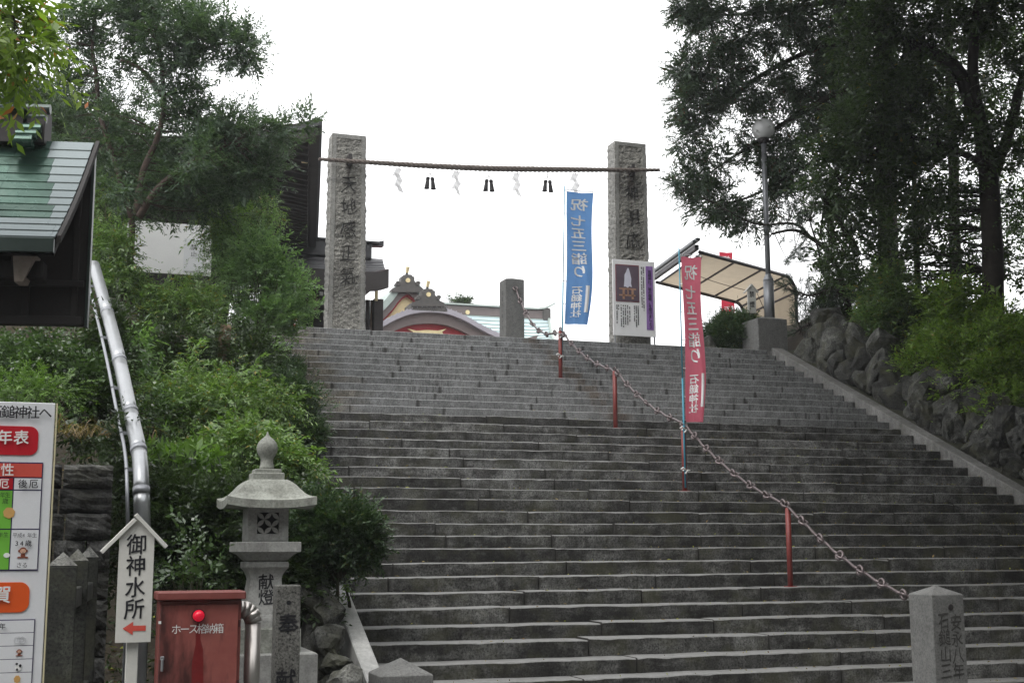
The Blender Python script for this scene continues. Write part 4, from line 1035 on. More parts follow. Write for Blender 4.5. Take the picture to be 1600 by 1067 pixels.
for k in range(28):     # and under the front eave
    u = -0.6 - k * 0.32; z = ZE + upturn(u, 0) - 0.03
    a, b = H_(u, 0.22, z), H_(u, 2.4, z + 0.42)
    MB().box((a + b) / 2, ((b - a).length, 0.11, 0.13), (a - b).to_track_quat('X', 'Z').to_matrix(), 0.004).build('rafter', 'timber_hall', hall)
rzz = Matrix.Rotation(TH, 3, 'Z')
def hbox(name, u0, u1, v0, v1, z0, z1, mat, par=hall, bev=0.006):
    return MB().box(H_((u0 + u1) / 2, (v0 + v1) / 2, (z0 + z1) / 2), (u1 - u0, v1 - v0, z1 - z0), rzz, bev).build(name, mat, par)
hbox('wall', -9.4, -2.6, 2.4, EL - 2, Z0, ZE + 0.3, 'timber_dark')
for v in (2.4, 5.2, 8.0, 10.8): hbox('column', -2.72, -2.42, v - 0.15, v + 0.15, Z0, ZE + 0.2, 'timber_hall')
for u in (-5.2, -7.8): hbox('column', u - 0.15, u + 0.15, 2.22, 2.5, Z0, ZE + 0.2, 'timber_hall')
hbox('beam', -2.68, -2.4, 2.0, EL - 2, ZE - 0.9, ZE - 0.6, 'timber_hall'); hbox('beam', -9.4, -2.4, 2.1, 2.38, ZE - 0.9, ZE - 0.6, 'timber_hall')
g0 = H_(-0.35, 0.25, ZE + 0.3)
MB().box(atD(476, 250, (E0 - O).length + 0.6), (0.14, 0.1, 0.14), rzz, 0.01).build('gilt_cap', 'gold', hall)
# white notice panel on posts before the hall
nY = 23.6
pn = thing('bulletin_board', atY(265, 430, nY), 'blank white bulletin board with a paper notice behind the shrubs on the left', 'bulletin board')
pa0, pa1 = atY(197, 385, nY), atY(331, 385, nY); pzt, pzb = atY(265, 349, nY).z, atY(265, 428, nY).z
MB().box(((pa0.x + pa1.x) / 2, nY, (pzt + pzb) / 2), (pa1.x - pa0.x, 0.04, pzt - pzb), bev=0.004).build('board', 'white_paint', pn)
for x in (pa0.x + 0.04, pa1.x - 0.04): MB().box((x, nY + 0.06, (pzt + 5.0) / 2), (0.07, 0.07, pzt - 5.0), bev=0.004).build('post', 'timber_hall', pn)
q0, q1 = atY(287, 398, nY - 0.03), atY(318, 398, nY - 0.03); zz0, zz1 = atY(300, 424, nY - 0.03).z, atY(300, 373, nY - 0.03).z
MB().box(((q0.x + q1.x) / 2, nY - 0.028, (zz0 + zz1) / 2), (q1.x - q0.x, 0.006, zz1 - zz0)).build('paper', 'board_white', pn)
lettering('lettering', column('禁止', (q0.x + q1.x) / 2, zz1 - 0.1, zz1 - 0.34, 0.1, 0.1), onY(nY - 0.031, 0.002), 'ink_faded', pn, wob=0.02)

# lower gate with ridge, behind the left pillar
YT = 33.0
T_ = lambda x, y, dy=0: atY(x, y, YT + dy)
gate = thing('roofed_gate', (T_(540, 510).x, YT + 1.5, Z0), 'dark roofed timber gate partly hidden behind the left pillar', 'gate')
ex0, ex1 = T_(440, 440).x, T_(604, 440).x; ze1, ze0 = T_(540, 426).z, T_(540, 455).z
rx1 = atY(598, 400, YT + 1.9).x; zr = atY(540, 402, YT + 1.9).z
def gslope(u, v, sgn):
    sag = -0.16 * math.sin(PI * v); x = ex0 + (ex1 - ex0 + (rx1 - ex1) * v) * u
    up = 0.12 * max(0, (u - 0.8) / 0.2) ** 2 * (1 - v)
    return (x, YT - 0.2 + 2.1 * v if sgn > 0 else YT + 4.0 - 2.1 * v, ze1 + 0.02 + (zr - ze1) * v + sag + up)
m = MB().grid(lambda u, v: gslope(u, v, 1), 20, 8).grid(lambda u, v: gslope(u, v, -1), 20, 8); m.build('roof', 'roof_slate', gate)
for k in range(1, 8):
    MB().tube([gslope(u, k / 8, 1) for u in np.linspace(0, 1, 12)], 0.018, 5).build('roof_course', 'roof_slate', gate)
m = MB()
for y0 in (YT - 0.25, YT + 3.9):
    MB().rings([[(ex0 + (ex1 - ex0) * u, y, z + 0.12 * max(0, (u - 0.8) / 0.2) ** 2) for y, z in ((y0, ze0), (y0, ze1), (y0 + 0.12, ze1), (y0 + 0.12, ze0))] for u in np.linspace(0, 1, 16)]).build('eave_board', 'timber_hall', gate)
MB().box(((ex0 + ex1) / 2, YT + 1.9, (ze0 + ze1) / 2 + 0.1), (ex1 - ex0 - 0.3, 3.9, 0.12)).build('soffit', 'timber_hall', gate)
zr1 = atY(540, 383, YT + 1.9).z
MB().box(((ex0 + rx1 - 0.35) / 2, YT + 1.9, (zr + zr1) / 2), (rx1 - 0.35 - ex0, 0.4, zr1 - zr + 0.1), bev=0.03).box(((ex0 + rx1) / 2, YT + 1.9, zr1 + 0.08), (rx1 - ex0 - 0.3, 0.52, 0.06), bev=0.01).build('ridge', 'roof_slate', gate)
rt = [(rx1 - 0.5, zr1), (rx1, zr1 + 0.02), (rx1 + 0.0, zr1 + 0.18), (rx1 - 0.25, zr1 + 0.11), (rx1 - 0.6, zr1 + 0.09)]
MB().prism(rt, -0.12, 0.12, lambda u, w, d: (u, YT + 1.9 + d, w)).build('ridge_horn', 'roof_slate', gate)
for x in (468, 514, 590):
    c = T_(x, 480, 0.9); MB().box((c.x, YT + 0.9, (Z0 + ze0) / 2), (0.26, 0.26, ze0 - Z0), bev=0.01).build('column', 'timber_hall', gate)
MB().box(((ex0 + ex1 - 0.3) / 2, YT + 2.6, (Z0 + ze0) / 2), (ex1 - ex0 - 0.3, 0.2, ze0 - Z0)).build('back_wall', 'timber_dark', gate)
MB().box(((ex0 + ex1 - 0.4) / 2, YT + 0.9, T_(540, 466, .9).z), (ex1 - ex0 - 0.5, 0.3, 0.3), bev=0.01).build('tie_beam', 'timber_hall', gate)
wa_, wb2 = T_(556, 480, 1.0).x, T_(593, 480, 1.0).x
for k in range(5): MB().box((wa_ + (wb2 - wa_) * (k + 0.5) / 5, YT + 1.0, (Z0 + ze0) / 2), ((wb2 - wa_) / 5 - 0.012, 0.05, ze0 - Z0), bev=0.004).build('wall_board', 'timber_mid' if k % 2 else 'timber_hall', gate)
for x in (472, 492, 510, 577): c = T_(x, 450, -0.1); MB().box((c.x, YT + 0.6, c.z - 0.02), (0.09, 0.05, 0.09)).build('white_cap', 'white_paint', gate)
c = T_(588, 462, 0.5); MB().box((c.x, YT + 0.5, c.z), (0.07, 0.1, 0.28)).build('gilt_cap', 'gold', gate)
for k in range(5):
    c = T_(492, 460 + k * 5.5, 0.6); MB().lathe([(0.05, -0.04), (0.1, 0), (0.05, 0.05)], (c.x, YT + 0.6, c.z - 0.03), 8).build('bracket_block', 'timber_mid', gate)

# main hall: curved front gable, steep gable behind it, long ridge; tones lightened for haze
YK, YC, YM = 44.0, 45.4, 50.0
K = lambda x, y: atY(x, y, YK); Cc = lambda x, y: atY(x, y, YC); M_ = lambda x, y: atY(x, y, YM)
main = thing('main_hall', (K(667, 500).x, YM, Z0), 'shrine main hall with curved red and gold gable and pale copper roof above the stairs', 'shrine hall')
def kara(px):           # curved gable line (photo y of the roof's upper edge at photo x)
    return float(np.interp(abs(px - 667), [0, 12, 22, 33, 48, 60, 75, 88, 103, 116, 150], [482, 482.5, 483.8, 486.2, 492, 497.8, 506.5, 513.5, 520.5, 525.3, 531]))
xs = np.linspace(667 - 150, 667 + 150, 61)
def strip(off0, off1, y0, y1, name, mat):
    m = MB(); rs = []
    for x in xs:
        a = K(x, kara(x) + off0); b = K(x, kara(x) + off1)
        rs.append([(a.x, y0, a.z), (a.x, y1, a.z), (b.x, y1, b.z), (b.x, y0, b.z)])
    m.rings(rs).build(name, mat, main)
strip(0, 8, YK - 0.35, YK + 0.95, 'curved_roof', 'copper_grey')
strip(8.3, 24, YK - 0.15, YK + 0.05, 'bargeboard', 'hafu_grey')
for k in range(34):      # standing ribs of the curved roof
    x = 667 + (k - 16.5) * 7.6; a = K(x, kara(x)); MB().tube([(a.x, YK - 0.36, a.z + 0.012), (a.x, YK + 0.9, a.z + 0.012)], 0.02, 5).build('roof_rib', 'copper_grey', main)
m = MB(); rs = []
for x in xs:
    a = K(x, kara(x) + 23); rs.append([(a.x, YK + 0.06, a.z), (a.x, YK + 0.2, a.z), (a.x, YK + 0.2, Z0), (a.x, YK + 0.06, Z0)])
m.rings(rs).build('red_panel', 'lacquer', main)
gp = [K(x, y) for x, y in ((637, 514), (650, 517), (667, 516), (684, 517), (697, 514), (690, 519), (694, 526), (680, 522), (667, 528), (654, 522), (640, 526), (645, 519))]
MB().prism([(p.x, p.z) for p in gp], -0.06, 0.04, lambda u, w, d: (u, YK + d, w)).build('gilt_carving', 'gold', main)
def oni(cx, cy, s, Yq, name_gold=True):
    """ridge-end ornament: stepped body, scrolls, gilt disc and tall gilt-tipped finial; cx,cy = base centre, s = px half width"""
    Q = lambda x, y: atY(cx + x * s, cy - y * s, Yq)
    half = [(0, 1.10), (0.25, 1.08), (0.3, 0.98), (0.42, 0.95), (0.42, 0.72), (0.5, 0.60), (0.62, 0.66), (0.72, 0.6), (0.74, 0.48), (0.66, 0.4), (0.80, 0.30), (0.92, 0.26), (1.02, 0.16), (1.0, 0.0)]
    poly = [Q(-x, y) for x, y in reversed(half[1:])] + [Q(x, y) for x, y in half]
    o = MB().prism([(p.x, p.z) for p in poly], -0.2, 0.12, lambda u, w, d: (u, Yq + d, w)).build('ridge_ornament', 'oni_dark', main)
    for x in (-0.62, 0.62):
        c = Q(x, 0.52); r = 0.13 * s * Yq / F; MB().tube([(c.x + r * math.cos(a) * (1 - a / 14), Yq - 0.22, c.z + r * math.sin(a) * (1 - a / 14)) for a in np.linspace(0, 9, 24)], 0.04, 5).build('scroll', 'oni_dark', o)
    c = Q(0, 0.72); r = 0.15 * s * Yq / F; MB().tube([(c.x, Yq - 0.2, c.z), (c.x, Yq - 0.25, c.z)], r, 18).build('gilt_disc', 'gold', o)
    a, b, c2 = Q(0, 1.02), Q(0.01, 1.26), Q(0.04, 1.60)
    MB().tube([(a.x, Yq, a.z), (b.x, Yq - 0.06, b.z)], 0.05, 10).build('finial', 'oni_dark', o)
    MB().tube([(b.x, Yq - 0.06, b.z), (c2.x, Yq - 0.14, c2.z)], [0.055, 0.075], 10).build('gilt_tip', 'gold', o)
oni(667, 480, 25, YK - 0.2); 
a = K(667, 483)
MB().box((a.x, YK + 0.1, a.z - 0.02), (1.36, 0.9, 0.27), bev=0.03).box((a.x, YK + 0.1, a.z + 0.135), (1.25, 0.8, 0.04), bev=0.01).build('ridge_base', 'oni_dark', main)
oni(635, 458, 25, YC - 0.2)
# steep gable
for sg, nm in ((-1, 'gable_roof'), (1, 'gable_roof')):
    pts = [(635 + sg * d, 447 + h) for d, h in ((0, 0), (8, 5), (16, 14), (24, 25), (36, 38), (48, 47), (64, 55))]
    rs = []
    for x, y in pts:
        a = Cc(x, y); b = Cc(x, y + 13); rs.append([(a.x, YC - 0.2, a.z), (b.x, YC - 0.2, b.z), (b.x, YC, b.z), (a.x, YC, a.z)])
    MB().rings(rs).build('gable_board', 'hafu_grey', main)
    rs = []
    for x, y in pts:
        b = Cc(x, y + 13); c = Cc(x - sg * 1.0, y + 16); rs.append([(b.x, YC - 0.1, b.z), (c.x, YC - 0.1, c.z), (c.x, YC + 0.1, c.z), (b.x, YC + 0.1, b.z)])
    MB().rings(rs).build('gable_lining', 'lacquer', main)
    rs = []
    for x, y in pts:
        a = Cc(x + sg * 9, y - 5); b = Cc(x, y - 0.3); rs.append([(a.x, YC - 0.3, a.z), (b.x, YC - 0.3, b.z), (b.x, YC + 4, b.z), (a.x, YC + 4, a.z)])
    MB().rings(rs).build(nm, 'patina_pale', main)
gp = [Cc(x, y) for x, y in ((635, 460), (652, 478), (675, 502), (690, 512), (580, 512), (595, 502), (618, 478))]
MB().prism([(p.x, p.z) for p in gp], 0.05, 0.15, lambda u, w, d: (u, YC + d, w)).build('gable_wall', 'gold', main)
# the left sweep of the roof below the steep gable
gl = [Cc(x, y) for x, y in ((622, 458), (612, 476), (600, 490), (584, 502), (560, 512), (560, 470))]
# long roof with ridge and courses
rl, rr2 = M_(650, 483), M_(855, 481)
ev0, ev1 = atY(640, 532, YM - 4), atY(866, 531, YM - 4)
def mslope(u, v):
    x = (rl.x + (rr2.x - rl.x) * u) * (1 - v) + (ev0.x + (ev1.x - ev0.x) * u) * v
    return (x, YM - 4.0 * v, (rl.z * (1 - v) + ev0.z * v) - 0.28 * math.sin(PI * v) + 0.2 * max(0, (u - 0.85) / 0.15) ** 2 * v)
MB().grid(mslope, 24, 12).build('main_roof', 'patina_blue', main)
MB().grid(lambda u, v: (mslope(u, v)[0], 2 * YM - mslope(u, v)[1], mslope(u, v)[2]), 24, 8).build('main_roof', 'patina_blue', main)
for k in range(1, 13): MB().tube([Vector(mslope(u, k / 13)) + Vector((0, -0.01, 0.012)) for u in np.linspace(0, 1, 16)], 0.022, 5).build('roof_course', 'patina_pale', main)
MB().tube([Vector(mslope(1, v)) + Vector((0.05, 0, 0.05)) for v in np.linspace(0, 1, 12)], 0.06, 8).build('verge', 'patina_pale', main)
zq0, zq1 = M_(780, 497).z, M_(780, 483).z
MB().box(((rl.x + rr2.x) / 2, YM, (zq0 + zq1) / 2), (rr2.x - rl.x, 0.6, zq1 - zq0), bev=0.02).build('ridge', 'hafu_grey', main)
MB().rings([[(rl.x + (rr2.x + 0.25 - rl.x) * u, YM + dy, zq1 + 0.01 + dz * 0.5 + 0.28 * max(0, (u - 0.86) / 0.14) ** 2) for dy, dz in ((-0.4, 0), (0.4, 0), (0.3, 0.16), (-0.3, 0.16))] for u in np.linspace(0, 1, 24)]).build('ridge_cap', 'patina_dark', main)
for x in (727, 800): c = M_(x, 490); MB().tube([(c.x, YM - 0.3, c.z), (c.x, YM - 0.34, c.z)], 0.09, 14).build('gilt_disc', 'gold', main)
c = M_(850, 490); MB().box((c.x, YM, c.z - 0.1), (0.35, 0.75, 0.55), bev=0.05).build('ridge_end', 'oni_dark', main)
MB().box((K(667, 500).x, 47.5, Z0 + 0.9), (9, 5.5, 1.8)).build('body', 'timber_hall', main)
# eave corner peeping over the steps
c0, c1 = atY(815, 528, 42), atY(842, 523, 42)
MB().prism([(c0.x, c0.z - 0.05), (c1.x, c1.z), (c1.x - 0.1, c1.z - 0.16), (c0.x, c0.z - 0.15)], 0, 1.0, lambda u, w, d: (u, 42 + d, w)).build('porch_eave', 'hafu_grey', main)

# ================================================================ WATER PAVILION AT THE LEFT
TP = math.radians(-11.6)
pu = Vector((math.cos(TP), math.sin(TP), 0)); pv = Vector((-math.sin(TP), math.cos(TP), 0))
DP = 9.6
R0 = atD(147, 224, DP + 0.75)             # ridge end, right
Ev = atD(86, 372, DP)                     # eave corner
drop = R0.z - Ev.z; run = -(Ev - R0).dot(pv); 
def Pv(u, v, z): return Vector((R0.x, R0.y, 0)) + pu * u + pv * v + Vector((0, 0, z))
pav = thing('water_pavilion', Pv(-2, 0, 0), 'timber pavilion with a wet green copper roof at the left edge', 'pavilion')
rzp = Matrix.Rotation(TP, 3, 'Z')
def pbox(name, u0, u1, v0, v1, z0, z1, mat, bev=0.005, par=pav):
    return MB().box(Pv((u0 + u1) / 2, (v0 + v1) / 2, (z0 + z1) / 2), (u1 - u0, v1 - v0, z1 - z0), rzp, bev).build(name, mat, par)
eu = (Ev - R0).dot(pu)                    # eave corner lies a little further left/right than the ridge end
NC = 13
for k in range(NC):       # copper courses, each of several sheets
    t0, t1 = k / NC, (k + 1) / NC
    def cpt(t, du, lift): 
        z = R0.z - drop * t - 0.05 * math.sin(PI * t); return Pv(eu * t + du, -run * t, z + lift)
    u_r = 0.0; j = 0; off = 0.0 if k % 2 else 0.21
    edges = [0.0, -(0.31 * (1 - (t0 + t1) / 2) + 0.02 + 0.02 * math.sin(k * 2.1))] 
    x = -0.56 - off
    while x > -3.0: edges.append(x); x -= 0.46
    edges.append(-3.0)
    for a, b in zip(edges[:-1], edges[1:]):
        pts = [cpt(t0, a - 0.001, 0.004), cpt(t0, b + 0.001, 0.004), cpt(t1 + 0.006, b + 0.001, 0.016), cpt(t1 + 0.006, a - 0.001, 0.016)]
        low = [p - Vector((0, 0, 0.012)) for p in pts]
        m = MB().rings([low, pts]); o = m.build('roof_sheet', 'copper_pale' if a > -0.1 else 'copper_green', pav, origin=pts[0])
MB().add([Pv(0, 0, R0.z - 0.09), Pv(-3, 0, R0.z - 0.09), Pv(eu - 3, -run, Ev.z - 0.09), Pv(eu, -run, Ev.z - 0.09), Pv(0, 0, R0.z - 0.14), Pv(-3, 0, R0.z - 0.14), Pv(eu - 3, -run, Ev.z - 0.14), Pv(eu, -run, Ev.z - 0.14)],
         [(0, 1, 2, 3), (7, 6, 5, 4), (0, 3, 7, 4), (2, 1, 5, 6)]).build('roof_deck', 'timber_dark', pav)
# rear slope
MB().add([Pv(0, 0.01, R0.z - 0.02), Pv(-3, 0.01, R0.z - 0.02), Pv(eu - 3, run, Ev.z - 0.3), Pv(eu, run, Ev.z - 0.3), Pv(0, 0.01, R0.z - 0.12), Pv(-3, 0.01, R0.z - 0.12), Pv(eu - 3, run, Ev.z - 0.4), Pv(eu, run, Ev.z - 0.4)],
         [(3, 2, 1, 0), (4, 5, 6, 7), (4, 7, 3, 0)]).build('rear_roof', 'copper_green', pav)
ze_a, ze_b = atD(86, 374, DP).z, atD(86, 397, DP).z
m = MB().box(Pv(eu - 1.5, -run - 0.02, (ze_a + ze_b) / 2), (3.0, 0.05, ze_a - ze_b), rzp, 0.004); m.build('eave_fascia', 'copper_edge', pav)
# verge board along the sloping right edge
vb = [Pv(eu * t + 0.012, -run * t - 0.0, R0.z - drop * t - 0.05 * math.sin(PI * t) + 0.02) for t in np.linspace(0, 1, 8)]
MB().rings([[p, p + pu * 0.03, p + pu * 0.03 - Vector((0, 0, 0.06)), p - Vector((0, 0, 0.06))] for p in vb]).build('verge_board', 'timber_dark', pav)
# ridge: stacked copper box with rolled end tiles
pbox('ridge', -3.0, -0.52, -0.12, 0.16, R0.z - 0.05, R0.z + 0.2, 'iron_dark'); pbox('ridge_cap', -3.0, -0.5, -0.17, 0.2, R0.z + 0.2, R0.z + 0.235, 'copper_edge')
for j, (dv, dz, r) in enumerate(((-0.02, 0.255, 0.04), (-0.06, 0.17, 0.042), (-0.10, 0.06, 0.05), (-0.15, 0.0, 0.045), (-0.19, -0.065, 0.055))):
    a, b = Pv(-0.52 - 0.012 * j, dv, R0.z + dz), Pv(-0.34 - 0.02 * j, dv - 0.002, R0.z + dz)
    MB().tube([a, b], r, 14).build('ridge_roll', 'copper_green' if j > 1 else 'copper_edge', pav, smooth=False)
pbox('ridge_end', -0.50, -0.36, -0.1, 0.14, R0.z - 0.04, R0.z + 0.25, 'iron_dark')
# hanging timber wall under the ridge, its trim and the posts
zwb = atD(120, 517, DP + 0.75).z
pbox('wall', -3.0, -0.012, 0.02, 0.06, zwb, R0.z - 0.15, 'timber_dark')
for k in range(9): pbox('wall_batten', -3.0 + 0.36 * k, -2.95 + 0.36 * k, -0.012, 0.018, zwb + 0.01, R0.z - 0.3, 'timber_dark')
pbox('wall_rail', -2.99, -0.02, -0.04, -0.014, zwb + 0.0, zwb + 0.07, 'timber_dark'); pbox('wall_rail', -2.99, -0.02, -0.04, -0.014, zwb + 0.30, zwb + 0.35, 'timber_dark')
pbox('corner_trim', -0.010, 0.012, 0.0, 0.07, zwb - 0.01, R0.z - 0.0, 'copper_edge', 0.003)
for u in (-1.3, -2.4): pbox('post', u - 0.035, u + 0.035, 0.07, 0.14, 0.0, R0.z - 0.3, 'timber_dark'); pbox('post', u - 0.07, u + 0.07, -run + 0.2, -run + 0.34, 0.0, Ev.z - 0.1, 'timber_dark') if u < -9 else None
bk = [atD(20, 398, DP + 0.1), atD(56, 398, DP + 0.1), atD(36, 440, DP + 0.1), atD(22, 440, DP + 0.1)]
MB().rings([bk, [p + pv * 0.16 for p in bk]]).build('beam_end', 'timber_lit', pav)
pbox('beam', -3.0, -0.25, -run + 0.2, -run + 0.36, Ev.z - 0.26, Ev.z - 0.13, 'timber_dark')

# ================================================================ LEFT FOREGROUND
# mossy stone fence
fen = thing('stone_fence', (0.0, 9.2, 0), 'old mossy stone post and rail fence right of the big sign board', 'fence')
fp = [(99, 862, 8.6, 0.185), (122, 857, 9.7, 0.16), (140, 853, 10.8, 0.15)]
pp = []
for x, y, D, w in fp:
    c = atD(x, y, D); pp.append((c, w)); zt_ = c.z
    MB().box((c.x, c.y, (zt_ - 0.09) / 2), (w, w, zt_ - 0.09), bev=0.008).build('post', 'old_post', fen)
    h = w / 2
    MB().add([(c.x - h, c.y - h, zt_ - 0.088), (c.x + h, c.y - h, zt_ - 0.088), (c.x + h, c.y + h, zt_ - 0.088), (c.x - h, c.y + h, zt_ - 0.088), (c.x, c.y, zt_)], [(0, 1, 4), (1, 2, 4), (2, 3, 4), (3, 0, 4)]).build('post_top', 'rock_light', fen)
for (a, wa), (b, wb_) in zip(pp[:-1], pp[1:]):
    d = b - a; d.z = 0
    for zz in (1.28, 0.5):
        MB().box(((a.x + b.x) / 2, (a.y + b.y) / 2, zz), (d.length - (wa + wb_) / 2, 0.1, 0.14), d.to_track_quat('X', 'Z').to_matrix(), 0.008).build('rail', 'old_post', fen)

# large printed sign board (unlucky ages chart)
YS2 = 7.6
S2 = lambda x, y: atY(x, y, YS2)
sb = thing('sign_board', (S2(40, 900).x, YS2, 0), 'large white printed age chart sign board at the lower left edge', 'sign board')
bxr = S2(78, 850).x; bzt = S2(60, 629).z; bxl = bxr - 1.5; bzb = 0.35
MB().box(((bxl + bxr) / 2 - 0.004, YS2 + 0.03, (bzt + bzb) / 2), (bxr - bxl - 0.008, 0.05, bzt - bzb), bev=0.003).build('panel', 'board_white', sb)
MB().box((bxr + 0.001, YS2 + 0.03, (bzt + bzb) / 2), (0.008, 0.054, bzt - bzb), bev=0.001).build('edge_trim', 'board_edge', sb)
for x in (bxl + 0.1, bxr - 0.12): MB().box((x, YS2 + 0.1, 0.9), (0.07, 0.07, 1.8), bev=0.004).build('leg', 'galvanised', sb)
def zz2(y): return S2(40, y).z
k_ = (S2(60, 850).x - S2(40, 850).x) / 20         # metres per photo pixel on the board
def xr(px_from_right): return bxr - px_from_right * k_
def srect(x0, x1, y0, y1, mat, name, lift=0.003, r=0.0):
    X0, X1, Zt, Zb = xr(x0), xr(x1), zz2(y0), zz2(y1)
    if r:
        poly = []
        for cx, cz, a0 in ((X1 - r, Zt - r, 0), (X0 + r, Zt - r, 90), (X0 + r, Zb + r, 180), (X1 - r, Zb + r, 270)):
            poly += [(cx + r * math.cos(math.radians(a0 + 15 * j)), cz + r * math.sin(math.radians(a0 + 15 * j))) for j in range(7)]
    else: poly = [(X1, Zt), (X0, Zt), (X0, Zb), (X1, Zb)]
    return MB().prism(poly, -lift, 0.002, lambda u, w, d: (u, YS2 + 0.004 + d, w)).build(name, mat, sb)
def stext(s, x0, x1, y, hpx, mat, name='lettering', lift=0.009, wt=0.015, **k):
    return lettering(name, row(s, xr(x0), xr(x1), zz2(y), hpx * k_, hpx * k_ * 0.98), lambda u, w, l: Vector((u, YS2 - lift, w)), mat, sb, weight=wt, **k)
stext('石鎚神社へ', 106, 8, 644.5, 20, 'ink', slant=0.04, wob=0.008)
srect(-2 + 3, 400, 659, 660, 'sheet_tan', 'rule', 0.002) if False else None
srect(330, 27, 666, 711, 'sheet_red', 'title_plate', 0.004, 0.045)
stext('厄年表', 118, 41, 684, 22, 'white_ink', slant=0.04, wob=0.008, wt=0.022)
srect(330, 17, 722, 891, 'sheet_navy', 'chart_border', 0.003)
srect(329, 18.5, 724, 745, 'sheet_coral', 'chart_head', 0.005)
stext('女性', 104, 62, 734.5, 19, 'white_ink', lift=0.011)
srect(120, 63, 747, 764.5, 'sheet_red', 'chart_head', 0.005); stext('本厄', 112, 65, 756, 15, 'white_ink', lift=0.011)
srect(61, 18.5, 747, 764.5, 'board_white', 'chart_head', 0.005); stext('後厄', 56, 22, 756, 13.5, 'ink', lift=0.011)
for (y0, y1) in ((766.5, 825.5), (827.5, 889)):
    srect(120, 63, y0, y1, 'sheet_green', 'chart_cell', 0.005); srect(61, 18.5, y0, y1, 'board_white', 'chart_cell', 0.005)
stext('平成4年生', 59, 21, 836, 7.3, 'ink', lift=0.011, wt=0.0); stext('34歳', 53, 30, 848.5, 9.5, 'ink', lift=0.011, wt=0.02); stext('さる', 51, 33, 882.5, 8.5, 'ink', lift=0.011, wt=0.0)
stext('年生', 82, 66, 773.5, 8, 'ink', lift=0.011, wt=0.0); stext('歳', 78, 68, 783, 9, 'ink', lift=0.011, wt=0.0); stext('年生', 82, 65, 835, 8, 'ink', lift=0.011, wt=0.0)
def blob(cx, y, rx, ry, mat, lift, name, n=20, wav=0.0):
    X, Z = xr(cx), zz2(y)
    return MB().prism([(X + rx * k_ * math.cos(a) * (1 + wav * math.sin(7 * a)), Z + ry * k_ * math.sin(a) * (1 + wav * math.sin(7 * a))) for a in [2 * PI * i / n for i in range(n)]], -lift, 0.002, lambda u, w, d: (u, YS2 + 0.004 + d, w)).build(name, mat, sb)
def monkey(cx, y, s):      # plain little brown zodiac monkey
    blob(cx, y + 5.5 * s, 3.6 * s, 4.2 * s, 'sheet_brown', 0.008, 'picture')
    for sg in (-1, 1):
        blob(cx + sg * 6.0 * s, y - 1.5 * s, 1.8 * s, 2.2 * s, 'sheet_brown', 0.0075, 'picture'); blob(cx + sg * 5.2 * s, y + 8.5 * s, 3.4 * s, 1.4 * s, 'sheet_brown', 0.0085, 'picture')
    blob(cx, y - 2 * s, 6.0 * s, 5.6 * s, 'sheet_brown', 0.009, 'picture'); blob(cx, y - 1.2 * s, 4.4 * s, 3.8 * s, 'sheet_skin', 0.0105, 'picture')
    for sg in (-1, 1): blob(cx + sg * 1.8 * s, y - 2 * s, 0.5 * s, 0.6 * s, 'ink', 0.012, 'picture', 8)
    blob(cx, y + 1.0 * s, 1.6 * s, 0.35 * s, 'ink', 0.012, 'picture', 8)
monkey(41.5, 862, 1.0)
blob(66.5, 801, 9, 9, 'sheet_tan', 0.008, 'picture', 24, 0.06); blob(66.5, 867, 5, 4, 'white_ink', 0.008, 'picture', 20, 0.05)
srect(330, 28, 909, 956, 'sheet_orange', 'title_plate', 0.004, 0.05)
stext('祝賀', 96, 62, 928, 26, 'white_ink', wt=0.022)
srect(330, 17, 967, 1150, 'sheet_navy', 'chart_border', 0.003)
for j, (y0, y1) in enumerate(((968.5, 987.3), (988.3, 1007.5), (1008.5, 1028.3), (1029.3, 1049), (1050, 1070), (1071, 1091), (1092, 1148))):
    srect(328.5, 18.3, y0, y1, 'board_white', 'chart_cell', 0.005)
stext('年', 72, 62, 977, 9, 'ink', lift=0.011)
for j, dx in enumerate((38, 43, 35)): 
    X, Z = xr(dx), zz2(999 + (j - 1)); MB().tube([(X + 5 * k_ * math.cos(a), YS2 - 0.005, Z + 5.5 * k_ * math.sin(a)) for a in [2 * PI * i / 16 for i in range(16)]], 0.0012, 4, closed=True).build('picture', 'pole_grey', sb)
monkey(39, 1018, 0.62)
blob(39, 1042, 5, 5, 'white_ink', 0.008, 'picture'); blob(36.5, 1039, 2, 2.4, 'ink', 0.010, 'picture'); blob(41, 1045, 1.6, 2, 'ink', 0.010, 'picture'); blob(42, 1036, 2.0, 1.6, 'ink', 0.010, 'picture')
blob(40, 1060, 5, 6, 'sheet_tan', 0.008, 'picture', 20, 0.08)

# hose cabinet
YCb = 10.15
CB = lambda x, y: atY(x, y, YCb)
cab = thing('hose_cabinet', (CB(309, 1000).x, YCb, 0), 'rust stained red steel fire hose cabinet with a red lamp', 'cabinet')
cxa, cxb = CB(247, 1000).x, CB(376, 1000).x; czt = CB(310, 938).z; cd = 0.26
MB().box(((cxa + cxb) / 2, YCb + cd / 2 + 0.012, (czt + 0.12) / 2), (cxb - cxa, cd, czt - 0.12), bev=0.006).build('body', 'cabinet_red_plain', cab)
MB().box(((cxa + cxb) / 2 - 0.006, YCb + 0.004, (czt + 0.14) / 2 - 0.012), (cxb - cxa - 0.03, 0.018, czt - 0.17), bev=0.005).build('door', 'cabinet_red', cab, origin=((cxa + cxb) / 2, YCb, czt - 0.35))
lidz = CB(310, 925).z
MB().box(((cxa + cxb) / 2, YCb + cd / 2 - 0.01, (czt + lidz) / 2 + 0.006), (cxb - cxa + 0.05, cd + 0.09, lidz - czt), bev=0.008).build('lid', 'cabinet_red_plain', cab)
